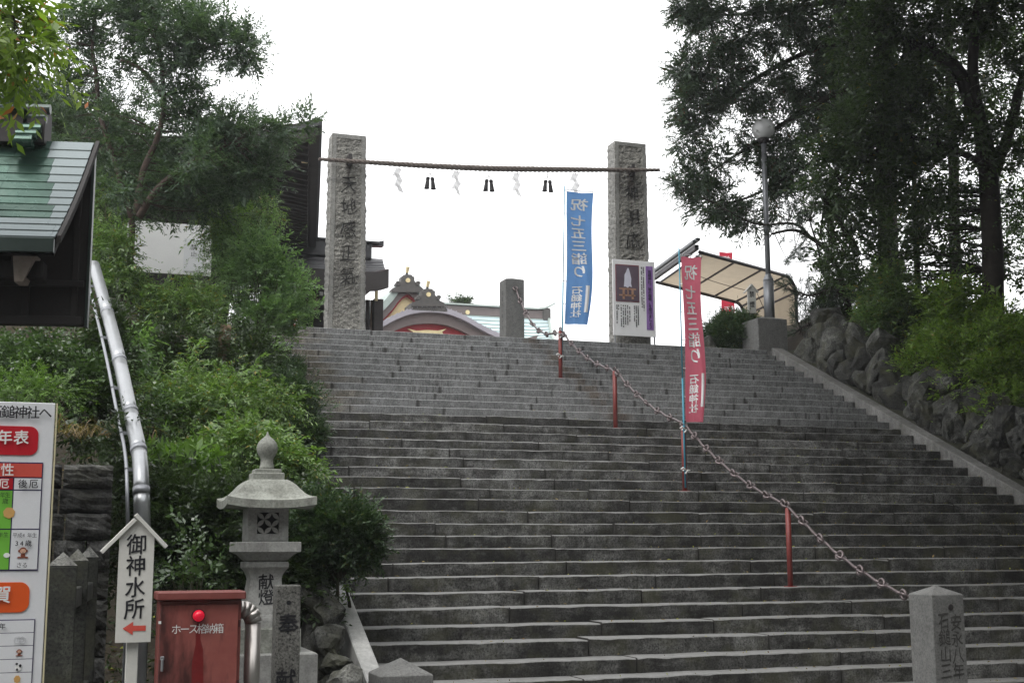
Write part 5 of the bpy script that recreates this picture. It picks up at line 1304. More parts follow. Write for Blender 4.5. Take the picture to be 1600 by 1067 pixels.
for x in (cxa + 0.06, cxb - 0.06): MB().box((x, YCb + 0.13, 0.06), (0.06, 0.2, 0.12), bev=0.003).build('foot', 'cabinet_dark', cab)
lc = CB(309.5, 961)
MB().tube([(lc.x, YCb - 0.004, lc.z), (lc.x, YCb - 0.03, lc.z)], 0.05, 20).build('lamp_base', 'cabinet_dark', cab)
MB().rings([[(lc.x + r * math.cos(a), YCb - 0.03 - d, lc.z + r * math.sin(a)) for a in [2 * PI * i / 20 for i in range(20)]] for r, d in ((0.043, 0), (0.043, 0.02), (0.036, 0.042), (0.02, 0.055), (0.004, 0.059))]).build('red_lamp', 'red_lens', cab, smooth=True)
run = [(0.0, 0.0), (0.02, -0.02), (0.022, -0.12), (0.045, -0.2), (0.05, -0.34), (0.06, -0.6), (0.0, -0.62), (-0.03, -0.5), (-0.035, -0.3), (-0.012, -0.16), (-0.015, -0.02)]
MB().add([(lc.x + u, YCb - 0.0065, lc.z - 0.05 + w) for u, w in run], [tuple(range(len(run)))]).build('paint_run', 'run_red', cab)
cz = CB(309, 982).z
lettering('lettering', row('ホース格納箱', CB(268.5, 982).x, CB(348.5, 982).x, cz, 0.068, 0.066), onY(YCb - 0.006, 0.003), 'white_ink', cab, weight=-0.002)
hc = CB(253, 1032); MB().box((hc.x, YCb - 0.02, hc.z + 0.02), (0.028, 0.03, 0.028), bev=0.004).box((hc.x, YCb - 0.03, hc.z - 0.03), (0.018, 0.016, 0.09), bev=0.004).build('handle', 'galvanised', cab)
for zz in (cz + 0.06, cz - 0.38): MB().tube([(cxb - 0.012, YCb - 0.004, zz), (cxb - 0.012, YCb - 0.004, zz - 0.05)], 0.008, 8).build('hinge', 'cabinet_dark', cab)
hs = CB(249.5, 972); MB().box((hs.x, YCb - 0.008, hs.z), (0.02, 0.006, 0.02)).build('sticker', 'white_ink', cab)

# silver elbow pipe beside the cabinet
YE = 10.35
ep = thing('elbow_pipe', (atY(396, 1000, YE).x, YE, 0), 'short silver metal pipe with segmented elbow beside the red cabinet', 'pipe')
ec = atY(394.5, 1000, YE); er = 0.066; ez = atY(395, 972, YE).z
MB().tube([(ec.x, YE, 0), (ec.x, YE, ez)], er * 0.93, 18).build('riser', 'elbow_metal', ep, smooth=True)
el = [Vector((ec.x - 0.11 + 0.11 * math.cos(a), YE, ez + 0.01 + 0.095 * math.sin(a))) for a in np.linspace(0, PI / 2, 6)] + [Vector((ec.x - 0.24, YE, ez + 0.105))]
for i, (a, b) in enumerate(zip(el[:-1], el[1:])):
    d = (b - a).normalized() * 0.008
    MB().tube([a - d, b + d], er * (1.04 if i % 2 else 1.0), 18).build('elbow_segment', 'elbow_metal', ep, smooth=True)

# offering post in front of the lantern
YO = 10.9
op_t = atY(454, 914, YO); ow = 0.20
ofp = thing('offering_post', (op_t.x, YO, 0), 'narrow dark granite post carved 奉献 in front of the stone lantern', 'stone post')
MB().box((op_t.x - 0.012, YO + ow / 2, op_t.z / 2), (ow, ow, op_t.z), bev=0.008).build('shaft', 'offering_stone', ofp)
zo = lambda y: atY(448, y, YO).z
lettering('inscription', [('奉', op_t.x - 0.012, zo(975), 0.15, 0.155), ('献', op_t.x - 0.02, zo(1062), 0.15, 0.155)], onY(YO, 0.003), 'ink', ofp, weight=0.016, slant=0.06, wob=0.02)
MB().tube([(op_t.x - 0.012, YO - 0.003, zo(941)), (op_t.x - 0.012, YO + 0.02, zo(941))], 0.018, 12).build('hole', 'ink', ofp)

# stone lantern
YLn = 11.9
lc0 = atY(412.5, 900, YLn); lx0 = lc0.x; S_ = YLn / math.cos(YAW) / F * 0.9735
zl = lambda y: atY(416, y, YLn).z
lan = thing('stone_lantern', (lx0, YLn, 0), 'tall pale granite lantern carved 献燈 with a curved square cap', 'stone lantern')
pxm = lambda w: (atY(416 + w, 850, YLn).x - lx0)
def sq(w, z, d=None, cxx=None): d = d or w; c = lx0 if cxx is None else cxx; return [(c - w / 2, YLn - d / 2, z), (c + w / 2, YLn - d / 2, z), (c + w / 2, YLn + d / 2, z), (c - w / 2, YLn + d / 2, z)]
W_ = lambda px: px * (pxm(50) / 50) * 0.93
def lrings(name, prof, mat, smooth=False): return MB().rings([sq(W_(w), z) for w, z in prof]).build(name, mat, lan, smooth)
lrings('base', [(150, 0.0), (150, zl(1016) - 0.01), (146, zl(1016))], 'lantern_stone')
lrings('base_step', [(104, zl(1016) + 0.001), (104, zl(980)), (100, zl(978))], 'lantern_cap')
lrings('shaft_foot', [(82, zl(978) + 0.001), (82, zl(968)), (80, zl(963)), (76, zl(960))], 'lantern_stone')
sh = [(76, zl(960) + 0.001)] + [(46 + 27 * (1 - t) ** 1.8 + 22 * max(0, (t - 0.72) / 0.28) ** 2, zl(960) + (zl(886) - zl(960)) * t) for t in np.linspace(0.03, 1, 16)]
lrings('shaft', sh, 'lantern_stone')
lrings('collar', [(66, zl(886) + 0.001), (67, zl(885)), (67, zl(879)), (65, zl(877))], 'lantern_stone')
lrings('platform', [(56, zl(877) + 0.001), (64, zl(874.5)), (80, zl(866)), (96, zl(862)), (100, zl(861.5)), (100, zl(847.5)), (98, zl(846.5))], 'lantern_stone')
lrings('firebox_sill', [(64, zl(846.5) + 0.001), (64, zl(844.8))], 'lantern_stone')
# firebox: four walls round a dark core, lattice window in front
fw = W_(64); zf0, zf1 = zl(844.5), zl(793); hw = fw / 2; ww = W_(17.5); wz0, wz1 = zl(834), zl(801); wc = 0.0
MB().box((lx0, YLn, (zf0 + zf1) / 2), (fw - 0.09, fw - 0.09, zf1 - zf0), bev=0).build('dark_core', 'ink', lan)
m = MB(); yf = YLn - hw + 0.02
m.box((lx0 - (hw + ww) / 2, yf, (zf0 + zf1) / 2), (hw - ww, 0.04, zf1 - zf0)).box((lx0 + (hw + ww) / 2, yf, (zf0 + zf1) / 2), (hw - ww, 0.04, zf1 - zf0))
m.box((lx0, yf, (wz1 + zf1) / 2), (2 * ww, 0.04, zf1 - wz1)).box((lx0, yf, (zf0 + wz0) / 2), (2 * ww, 0.04, wz0 - zf0))
m.box((lx0 - hw + 0.02, YLn + 0.02, (zf0 + zf1) / 2), (0.04, fw - 0.04, zf1 - zf0)).box((lx0 + hw - 0.02, YLn + 0.02, (zf0 + zf1) / 2), (0.04, fw - 0.04, zf1 - zf0)).box((lx0, YLn + hw - 0.02, (zf0 + zf1) / 2), (fw - 0.08, 0.04, zf1 - zf0))
m.build('firebox', 'lantern_stone', lan)
m = MB(); zc_ = (wz0 + wz1) / 2; hz = (wz1 - wz0) / 2
nx = 3; cwx, cwz = 2 * ww / nx, (wz1 - wz0) / nx
for i in range(nx + 1):          # interlocking circle (seven treasures) tracery
    for j in range(nx + 1):
        if (i + j) % 2: continue
for i in range(nx):
    for j in range(nx):
        ccx, ccz = lx0 - ww + cwx * (i + 0.5), wz0 + cwz * (j + 0.5); s1 = 1 if (i + j) % 2 else -1
        p0 = Vector((ccx - s1 * cwx / 2, 0, ccz - cwz / 2)); p1 = Vector((ccx + s1 * cwx / 2, 0, ccz + cwz / 2)); dr = p1 - p0; nn = Vector((-dr.z, 0, dr.x)).normalized()
        L2 = dr.length; prof = []
        for t in np.linspace(0.02, 0.98, 9): prof.append((p0 + dr * t + nn * (0.2 * L2 * math.sin(PI * t)), p0 + dr * t - nn * (0.2 * L2 * math.sin(PI * t))))
        poly = [(a.x, a.z) for a, b in prof] + [(b.x, b.z) for a, b in reversed(prof)]
        m.prism(poly, yf - 0.014, yf + 0.01, lambda u, w, d: (u, d, w))
m.build('lattice', 'lantern_stone', lan)
# cap: concave pyramid with upswept corners
def capz(a, b, t):       # a,b in -1..1 at the eaves
    return 0.085 * max(abs(a), abs(b)) ** 1.0 * (abs(a * b)) ** 2.2
m = MB(); ncap = 16; rs = []
we, wt_ = W_(140), W_(58)
zE, zT = zl(783), zl(750)
def cap_ring(t, dz=0.0):
    w = wt_ + (we - wt_) * t; h = zT + (zE - zT) * float(np.interp(t, [0, 0.15, 0.29, 0.45, 0.6, 0.8, 1.0], [0, 0.10, 0.24, 0.48, 0.70, 0.90, 1.0])); r = []
    for sd in range(4):
        for k in range(ncap):
            s = -1 + 2 * k / ncap
            a, b = [(s, -1), (1, s), (-s, 1), (-1, -s)][sd]
            r.append((lx0 + a * w / 2, YLn + b * w / 2, h + dz + 0.034 * t ** 2.5 * abs(s) ** 2.4))
    return r
rs = [cap_ring(t) for t in np.linspace(0, 1, 14)] + [[(x, y, z - 0.07) for x, y, z in cap_ring(1.0)]]
inner = [(lx0 + (x - lx0) * 0.45, YLn + (y - YLn) * 0.45, zf1 + 0.0) for x, y, z in cap_ring(1.0)]
m.rings(rs + [inner]).build('cap', 'lantern_cap', lan)
lrings('finial_base', [(50, zT - 0.03), (50, zl(741)), (48, zl(739.5)), (42, zl(739)), (42, zl(734.5)), (40, zl(733.5))], 'lantern_cap')
prof = [(13, 733.5), (11.5, 729), (10.2, 723), (10, 718), (11.5, 714), (14.5, 710), (16.5, 705), (17, 700), (16.2, 695), (13.5, 690), (9.5, 686), (5.5, 683), (2.8, 680), (0.5, 674)]
MB().lathe([(W_(r), zl(y)) for r, y in prof], (lx0, YLn, 0), 24).build('jewel', 'lantern_cap', lan, smooth=True)
ysh = YLn - W_(54) / 2
lettering('inscription', column('献燈', lx0 + 0.0, atY(416, 897, ysh).z, atY(416, 945, ysh).z, 0.125, 0.125), lambda u, w, l: Vector((u, YLn - W_(np.interp(w, [p[1] for p in sh], [p[0] for p in sh])) / 2 - 0.004, w)), 'ink', lan, weight=0.012, slant=0.05, wob=0.015)

# big silver drain pipe running up the bank, thin conduit beside it
dp = thing('drain_pipe', (atD(222, 1060, 11.6).x, atD(222, 1060, 11.6).y, 0), 'long silver drain pipe climbing the planted bank behind the pavilion', 'pipe')
pp_ = [atD(222, 1060, 11.6), atD(222, 900, 11.6), atD(221, 770, 11.7), atD(217, 705, 12.1), atD(204, 645, 12.7), atD(187, 565, 13.7), atD(168, 490, 15.0), atD(147, 415, 16.6)]
pp_[0] = Vector((pp_[1].x, pp_[1].y, 0.0)); pq = wiggle(pp_, 0.0, 6)
for i in range(0, len(pq) - 1, 6):
    MB().tube(pq[i:i + 7], 0.072 if (i // 6) % 2 else 0.0705, 16).build('pipe_section', 'galvanised', dp, smooth=True)
    d = (pq[i + 1] - pq[i]).normalized(); MB().tube([pq[i] - d * 0.02, pq[i] + d * 0.05], 0.077, 16).build('joint_band', 'galv_dull', dp, smooth=True)
cd_ = thing('conduit', (pq[0].x - 0.1, pq[0].y, 0), 'thin grey conduit running along the left side of the drain pipe', 'pipe')
MB().tube([q + Vector((-0.12, 0.03, -0.02)) for q in pq], 0.017, 8).build('tube', 'galv_dull', cd_, smooth=True)
for q in pq[3::6]: MB().box(q + Vector((-0.08, 0.05, 0)), (0.12, 0.03, 0.03)).build('clip', 'galv_dull', cd_)

# ================================================================ VEGETATION
def bankD(x, y, h=0.0, fn=terr_left, d0=10.5, d1=32):
    D = d0
    while D < d1:
        p = atD(x, y, D)
        if p.z <= fn(p.x, p.y) + h: return D
        D += 0.05
    return d1
def shrub(name, label, px, py, rx, ry, kind, mat, lumps, spr, D=None, cat='shrub', group=None, sc=1.0, fn=terr_left, more=(), sub=0.42, dd=0.5, twig='stem_green'):
    if D is None: D = bankD(px, py + ry * 0.55, 0.0, fn) - dd
    c = atD(px, py, D); gz0 = fn(c.x, c.y); root = Vector((c.x, c.y, min(gz0, c.z - 0.1)))
    o = thing(name, root, label, cat, group)
    rv = ry * D / F
    anch = [root.lerp(c, t) + Vector((random.gauss(0, 0.04), random.gauss(0, 0.04), 0)) for t in (0.0, 0.3, 0.6)]
    st = MB()
    st.tube([root - Vector((0, 0, 0.1)), *anch[1:], c], [0.03, 0.024, 0.018, 0.008], 6); st.build('stem', twig, o, smooth=True)
    foliage(o, [(px, py, D, rx, ry, lumps, spr)] + [(a, b, D + e, r1, r2, n1, n2) for a, b, e, r1, r2, n1, n2 in more], kind, mat, 'leaves', sc, sub, anch, twig, 0.006)
    return o

# ---- left bank
gsb = 'shrubs on the planted bank'
shrub('azalea_bush', 'round dark azalea bush overhanging the pale kerb right of the lantern', 525, 838, 56, 38, 'fine', 'leaf_azalea', 50, 62, D=13.2, group=gsb, sub=0.42, sc=1.25, more=((470, 850, 0.3, 45, 50, 26, 62), (505, 880, 0.1, 38, 26, 12, 54), (560, 850, 0.0, 22, 26, 9, 40), (500, 800, 0.0, 30, 16, 8, 40)))
shrub('azalea_bush', 'dense dark azalea bush at the stair edge above the lantern top', 448, 640, 46, 42, 'fine', 'leaf_azalea', 36, 64, D=18.2, group=gsb, sc=1.4, more=((470, 680, -0.4, 26, 36, 16, 100), (430, 690, -0.6, 30, 30, 12, 100)))
shrub('azalea_bush', 'small azalea bush poking over the upper steps', 430, 585, 34, 26, 'fine', 'leaf_azalea', 20, 110, D=20.3, group=gsb)
shrub('small_leaf_bush', 'slender upright sapling with tiny leaves below the gate', 408, 450, 40, 84, 'fine', 'leaf_feather', 24, 38, D=21.0, group=gsb, sc=1.7, more=((440, 455, 0.2, 34, 24, 7, 30), (425, 520, -0.2, 50, 40, 15, 36), (470, 478, 0.2, 26, 9, 5, 30)))
shrub('feathery_shrub', 'feathery grey green shrub right of the white bulletin board', 375, 435, 52, 34, 'feather', 'leaf_feather', 20, 26, D=21.4, group=gsb, more=((345, 425, 0.3, 26, 18, 8, 24), (375, 380, 0.2, 40, 36, 14, 24)))
shrub('nandina_shrub', 'pale green nandina shrub under the white bulletin board', 262, 470, 62, 34, 'nandina', 'leaf_nandina', 26, 22, D=20.6, group=gsb, more=((310, 500, -0.3, 60, 36, 18, 20), (220, 490, -0.4, 40, 40, 14, 20)))
shrub('nandina_shrub', 'yellowish nandina shrub between the pavilion and the white bulletin board', 178, 395, 34, 44, 'nandina', 'leaf_nandina', 18, 24, D=20.4, group=gsb, more=((190, 450, -0.3, 36, 34, 12, 22), (160, 300, 0.4, 14, 34, 8, 14)))
shrub('nandina_shrub', 'tall nandina rising in front of the timber hall eaves', 355, 345, 34, 34, 'nandina', 'leaf_nandina', 14, 20, D=21.8, group=gsb, more=((340, 320, 0.2, 24, 14, 6, 16), (415, 330, 0.0, 16, 22, 6, 16)))
shrub('nandina_shrub', 'broad bright nandina mass beside the drain pipe', 330, 640, 92, 46, 'nandina', 'leaf_nandina', 46, 26, D=16.2, group=gsb, more=((400, 640, 0.3, 50, 40, 20, 24), (260, 690, -0.4, 44, 40, 18, 24)))
shrub('nandina_shrub', 'green nandina directly above the lantern cap', 370, 715, 60, 38, 'nandina', 'leaf_nandina', 26, 26, D=14.6, group=gsb, more=((440, 740, -0.3, 34, 34, 12, 24),))
shrub('young_cherry', 'pale green young shrub leaning over the kerb right of the lantern finial', 476, 735, 20, 34, 'bush', 'leaf_sprout', 10, 9, D=14.6, group=gsb, sc=1.0)
shrub('rosette_shrub', 'shrub with bright green leaf rosettes right of the drain pipe', 285, 740, 56, 44, 'rosette', 'leaf_sprout', 26, 6, D=13.6, group=gsb, more=((330, 775, -0.2, 40, 26, 12, 6),))
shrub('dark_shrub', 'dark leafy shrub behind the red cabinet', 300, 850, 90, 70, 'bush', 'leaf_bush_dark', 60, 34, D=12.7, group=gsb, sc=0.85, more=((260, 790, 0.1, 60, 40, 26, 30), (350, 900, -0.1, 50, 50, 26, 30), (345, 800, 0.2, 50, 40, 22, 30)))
shrub('camellia_sapling', 'young glossy camellia sprouting above the red cabinet lid', 300, 865, 26, 46, 'camellia', 'leaf_camellia', 10, 5, D=11.2, group=gsb, sc=0.8, more=((285, 905, -0.1, 40, 16, 7, 5), (335, 900, 0.0, 16, 20, 4, 5)))
shrub('camellia_bush', 'glossy dark camellia bush seen under the pavilion wall', 60, 575, 76, 42, 'camellia', 'leaf_camellia', 46, 20, D=14.6, group=gsb, sc=0.85, more=((140, 600, -0.2, 34, 46, 18, 16), (10, 590, 0.1, 40, 40, 18, 16)))
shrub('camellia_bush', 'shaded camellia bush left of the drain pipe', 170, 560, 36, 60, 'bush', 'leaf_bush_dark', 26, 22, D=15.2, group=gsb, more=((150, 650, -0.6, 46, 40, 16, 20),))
shrub('fern_shrub', 'light green ferns low at the left under the pavilion', 25, 612, 40, 14, 'feather', 'leaf_sprout', 10, 14, D=13.2, group=gsb, more=((70, 612, 0.1, 36, 12, 8, 12),))
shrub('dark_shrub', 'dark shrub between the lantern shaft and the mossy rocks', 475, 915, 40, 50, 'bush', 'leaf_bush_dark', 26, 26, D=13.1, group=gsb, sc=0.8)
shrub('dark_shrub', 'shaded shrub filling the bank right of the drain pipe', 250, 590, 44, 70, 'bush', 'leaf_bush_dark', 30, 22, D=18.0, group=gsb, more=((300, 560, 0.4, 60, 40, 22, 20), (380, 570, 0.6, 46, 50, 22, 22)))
shrub('bare_shrub', 'thin dark shrub behind the sign post near the fence', 165, 830, 24, 100, 'bush', 'leaf_bush_dark', 24, 12, D=12.2, group=gsb, sc=0.8, more=((190, 720, 0.3, 30, 46, 12, 14),))
shrub('leafy_sprig', 'leafy sprig with drooping leaves over the top of the pale kerb', 538, 906, 14, 5, 'broad', 'leaf_sprout', 4, 5, D=13.6, group=gsb, sc=0.55)

for j, (px, py, rx, ry, D, kd, mt, lab) in enumerate(((300, 590, 16, 40, 16.6, 'nandina', 'leaf_nandina', 'tall ragged stems rising between the grass clumps'), (385, 600, 20, 34, 17.0, 'bush', 'leaf_bush_dark', 'loose dark shrub above the nandina, left of the stairs'),
        (415, 560, 22, 26, 19.0, 'nandina', 'leaf_feather', 'thin pale shrub at the stair edge below the sapling'), (240, 660, 22, 40, 14.6, 'camellia', 'leaf_camellia', 'glossy shrub leaning against the drain pipe'), (350, 560, 30, 26, 18.8, 'broad', 'leaf_nandina', 'broad leaved shrub beside the cut stumps'),
        (210, 540, 22, 30, 16.4, 'broad', 'leaf_feather', 'broad leaved shrub right of the drain pipe top'), (440, 800, 26, 30, 13.9, 'bush', 'leaf_bush_dark', 'dark loose shrub behind the lantern firebox'), (400, 690, 30, 22, 15.0, 'broad', 'leaf_sprout', 'light broad leaved sprigs behind the lantern finial'))):
    shrub('wild_shrub', lab, px, py, rx, ry, kd, mt, 9, 12, D=D, group=gsb, sc=0.95, sub=0.6)
# long bladed grass tufts
def grass(name, label, px, py, D, n, L, w, mat, spread, cat='grass tuft', group=None, arch=0.8):
    c = atD(px, py, D); o = thing(name, c, label, cat, group); V = []
    for i in range(n):
        a = rng.uniform(0, 2 * PI); l = L * rng.uniform(0.5, 1.1); el = rng.uniform(0.5, 1.35); b = np.array(c) + np.array([rng.normal(0, spread), rng.normal(0, spread), 0])
        h = np.array([math.cos(a), math.sin(a), 0.0]); sd = np.array([-math.sin(a), math.cos(a), 0.0]); pts = []
        for t in (0, 0.25, 0.5, 0.75, 1.0):
            pts.append(b + h * l * (t * math.cos(el) + 0.25 * t * t) + np.array([0, 0, l * (t * math.sin(el) - arch * 0.55 * t * t)]))
        ws = [w, w * 1.1, w * 0.9, w * 0.55, w * 0.06]
        for k in range(4):
            V.append([pts[k] - sd * ws[k] / 2, pts[k] + sd * ws[k] / 2, pts[k + 1] + sd * ws[k + 1] / 2, pts[k + 1] - sd * ws[k + 1] / 2])
    V = np.array(V); nq = len(V); o2 = quads('blades', V, mat, o)
    return o
grass('bamboo_grass', 'clump of long arching green grass blades on the bank', 320, 650, 15.9, 90, 0.95, 0.022, 'leaf_grass', 0.28, group='grass on the bank')
grass('bamboo_grass', 'smaller arching grass clump above the nandina', 270, 640, 16.4, 50, 0.7, 0.018, 'leaf_grass', 0.22, group='grass on the bank')
grass('dry_grass', 'dry brown grass tuft above the stone block wall', 130, 680, 12.9, 120, 0.55, 0.010, 'leaf_dry', 0.25, group='grass on the bank', arch=1.3)
grass('dry_grass', 'thin dry seed heads beside the cut stump', 365, 560, 18.6, 26, 0.8, 0.014, 'leaf_dry', 0.15, group='grass on the bank')
grass('dry_grass', 'wispy grass hanging beside the drain pipe', 200, 600, 15.0, 40, 0.6, 0.009, 'leaf_grass', 0.2, group='grass on the bank', arch=1.4)
# cut stump and stakes
for j, (px, py, D, r, h, lab) in enumerate(((262, 545, 18.2, 0.17, 0.75, 'dark weathered tree stump on the bank below the white bulletin board'), (298, 540, 18.5, 0.2, 0.85, 'broad cut tree stump beside the darker stump'), (340, 530, 18.4, 0.09, 0.9, 'slim pale cut stump right of the broad stump'))):
    c = atD(px, py, D); z0 = min(terr_left(c.x, c.y), c.z) - 0.1
    o = thing('tree_stump', (c.x, c.y, z0), lab, 'stump', 'cut stumps on the bank')
    rs = [[(c.x + r * f * (1 + 0.14 * math.sin(3 * a + j) + 0.07 * math.sin(7 * a)) * math.cos(a) + 0.1 * j * (z - z0) * 0.3, c.y + r * f * math.sin(a), z + (0.05 * math.sin(2 * a) if f < 1.01 and z > c.z else 0)) for a in [2 * PI * i / 16 for i in range(16)]] for f, z in ((1.4, z0), (1.1, z0 + 0.2), (1.0, (z0 + c.z) / 2), (0.95, c.z + 0.05), (0.92, c.z + 0.18))]
    MB().rings(rs).build('wood', 'bark_pale' if j == 2 else 'stump_wood', o)

# ground cover on the bank (nobody could count it)
n = 42000
X = rng.uniform(-9, 2.6, n); Y = rng.uniform(12.4, 24.8, n)
Zc = np.array([terr_left(a, b) for a, b in zip(X, Y)])
C = np.stack([X, Y, Zc + rng.uniform(0.0, 0.16, n)], 1)
dv = unit(np.stack([rng.normal(size=n), rng.normal(size=n) - 0.5, rng.uniform(0, 1.0, n)], 1)); nv = unit(np.stack([rng.normal(0, .5, n), rng.normal(0, .5, n), np.ones(n)], 1)); nv = unit(nv - dv * np.sum(nv * dv, 1, keepdims=True))
o = stuff(leaves('ground_cover', C, dv, nv, rng.uniform(0.05, 0.11, n), rng.uniform(0.018, 0.04, n), 'leaf_bush_dark', None, 0.05))
o['label'] = 'low dark leafy ground cover on the planted bank'
n = 5000; X = rng.uniform(-6, 2.6, n); Y = rng.uniform(11.2, 24, n); Zc = np.array([max(0.02, terr_left(a, b)) for a, b in zip(X, Y)])
C = np.stack([X, Y, Zc + 0.02], 1); dv = unit(np.stack([rng.normal(size=n), rng.normal(size=n), rng.normal(0, .2, n)], 1)); nv = unit(np.stack([rng.normal(0, .3, n), rng.normal(0, .3, n), np.ones(n)], 1)); nv = unit(nv - dv * np.sum(nv * dv, 1, keepdims=True))
o = stuff(leaves('leaf_litter', C, dv, nv, rng.uniform(0.05, 0.1, n), rng.uniform(0.02, 0.045, n), 'leaf_litter', None, 0.08)); o['label'] = 'fallen brown leaves lying on the bank and beside the rocks'

# ---- left tree: reddish trunks, dark fine crown
c0 = atD(205, 352, 21.0)
yew = thing('podocarpus_tree', (c0.x, c0.y, terr_left(c0.x, c0.y)), 'dark evergreen tree with bare reddish trunks above the pavilion roof', 'tree')
base = Vector((c0.x, c0.y, terr_left(c0.x, c0.y)))
A1 = trunk(yew, [(205, 340), (185, 270), (163, 210), (152, 160), (151, 120), (146, 60), (160, -20)], 21.0, 0.055, 0.022, 'bark_red', base=base)
A2 = trunk(yew, [(212, 335), (225, 265), (247, 215), (256, 170), (253, 110), (246, 50), (238, -20)], 20.7, 0.055, 0.022, 'bark_red')
A3 = trunk(yew, [(215, 340), (240, 300), (275, 270), (315, 245), (360, 225), (400, 200)], 20.5, 0.06, 0.02, 'bark_red', name='limb')
A4 = trunk(yew, [(253, 150), (235, 125), (215, 105), (190, 95)], 20.7, 0.05, 0.02, 'bark_red', name='limb')
A5 = trunk(yew, [(255, 120), (290, 90), (340, 70), (390, 65)], 20.7, 0.045, 0.015, 'bark_red', name='limb')
anch = A1 + A2 + A3 + A4 + A5
foliage(yew, [(250, 45, 20.7, 66, 44, 34, 16), (190, 25, 20.9, 48, 34, 19, 15), (130, 28, 21, 40, 24, 10, 13), (118, 72, 21.1, 36, 26, 11, 13), (300, 60, 20.5, 52, 34, 20, 15), (365, 78, 20.4, 42, 22, 14, 14), (398, 84, 20.4, 14, 14, 4, 10),
              (275, 108, 20.6, 54, 22, 14, 14), (165, 105, 20.9, 44, 18, 9, 12), (335, 38, 20.5, 22, 26, 6, 10), (105, 62, 21, 22, 10, 3, 9), (220, 8, 20.7, 44, 14, 12, 14), (385, 60, 20.4, 14, 12, 3, 9)], 'yew', 'leaf_yew', 'crown', 0.95, 0.36, anch, 'bark_red', 0.010)
foliage(yew, [(118, 150, 21.4, 44, 26, 14, 14), (195, 165, 21.4, 40, 22, 10, 13), (300, 155, 20.8, 34, 26, 9, 12), (130, 220, 21.4, 40, 46, 18, 16), (210, 225, 21.3, 50, 36, 16, 15), (290, 205, 21, 54, 36, 20, 15), (355, 190, 20.6, 42, 20, 11, 14),
              (345, 235, 20.8, 60, 32, 20, 16), (415, 207, 20.4, 36, 12, 9, 12), (460, 196, 20.3, 26, 8, 5, 9), (390, 275, 20.8, 46, 34, 18, 17), (280, 290, 21.2, 60, 36, 28, 19), (190, 310, 21.4, 50, 40, 22, 18), (425, 260, 20.7, 24, 34, 9, 14), (320, 322, 21.2, 44, 16, 8, 14)], 'yew', 'leaf_yew', 'lower_crown', 0.95, 0.38, anch, 'bark_red', 0.009)
foliage(yew, [(185, 285, 19.9, 36, 26, 7, 10), (300, 255, 19.8, 40, 22, 7, 10), (160, 190, 20.2, 34, 22, 5, 9), (250, 175, 20.2, 30, 16, 4, 8)], 'yew', 'leaf_yew', 'front_foliage', 0.95, 0.40, anch, 'bark_red', 0.008)
# darker trees further back, filling the gap left of the hall
bt = thing('background_tree', atD(90, 300, 27), 'shaded evergreen tree behind the pavilion roof', 'tree')
tb = trunk(bt, [(95, 420, 27), (92, 300, 27), (88, 200, 27)], 27, 0.16, 0.06, 'bark')
foliage(bt, [(60, 190, 27, 60, 40, 40, 26), (110, 240, 27, 60, 60, 50, 26), (130, 340, 26, 60, 60, 40, 24), (170, 270, 27, 60, 60, 44, 24), (20, 160, 27.5, 50, 26, 20, 22)], 'bush', 'leaf_bush_dark', 'crown', 1.5, 0.4, tb, 'bark', 0.012)
# drooping compound leaves reaching in at the top left
wx = thing('sumac_branch_tree', (-2.6, 9.5, 0.0), 'light green tree with drooping compound leaves at the top left corner', 'tree')
wt0 = [Vector((-2.6, 10.2, 0.0)), Vector((-2.5, 10.1, 2.2)), Vector((-2.2, 9.9, 4.2)), atD(-60, 40, 9.0), atD(20, 30, 8.8)]
wq = wiggle(wt0, 0.05); MB().tube(wq, [0.09 * (1 - 0.85 * i / (len(wq) - 1)) + 0.006 for i in range(len(wq))], 8).build('trunk', 'bark_pale', wx, smooth=True)
foliage(wx, [(-5, 10, 8.8, 34, 18, 11, 4), (5, 45, 8.8, 40, 14, 13, 4), (30, 75, 8.7, 26, 10, 8, 4), (0, 95, 8.9, 34, 12, 10, 4), (-30, 60, 9, 26, 40, 10, 4)], 'wax', 'leaf_wax', 'crown', 0.6, 0.5, wq[10:], 'stem_green', 0.005)

# ---- right side
def right_tree_base(px, py, D):
    p = atD(px, py, D + BACK); return Vector((p.x, p.y, terr_right(p.x, p.y) - 0.1))
BACK = 5.0
b = right_tree_base(1385, 520, 25.5)
cyp = thing('cypress_tree', b, 'tall cypress with ragged drooping sprays behind the globe lamp', 'tree')
T1 = trunk(cyp, [(1388, 480), (1386, 300), (1383, 150), (1380, -60)], 25.5, 0.27, 0.2, base=b)
L1 = trunk(cyp, [(1383, 60), (1300, 70), (1220, 100), (1140, 150), (1070, 170)], 25.0, 0.09, 0.02, name='limb')
L2 = trunk(cyp, [(1383, 130), (1300, 150), (1230, 190), (1170, 230), (1110, 270)], 24.8, 0.09, 0.02, name='limb')
L3 = trunk(cyp, [(1383, 10), (1290, 5), (1200, 20), (1110, 25)], 25.2, 0.08, 0.02, name='limb')
L4 = trunk(cyp, [(1383, 250), (1310, 240), (1240, 270), (1190, 300), (1130, 318), (1070, 300)], 24.6, 0.06, 0.015, name='limb')
an = T1 + L1 + L2 + L3 + L4
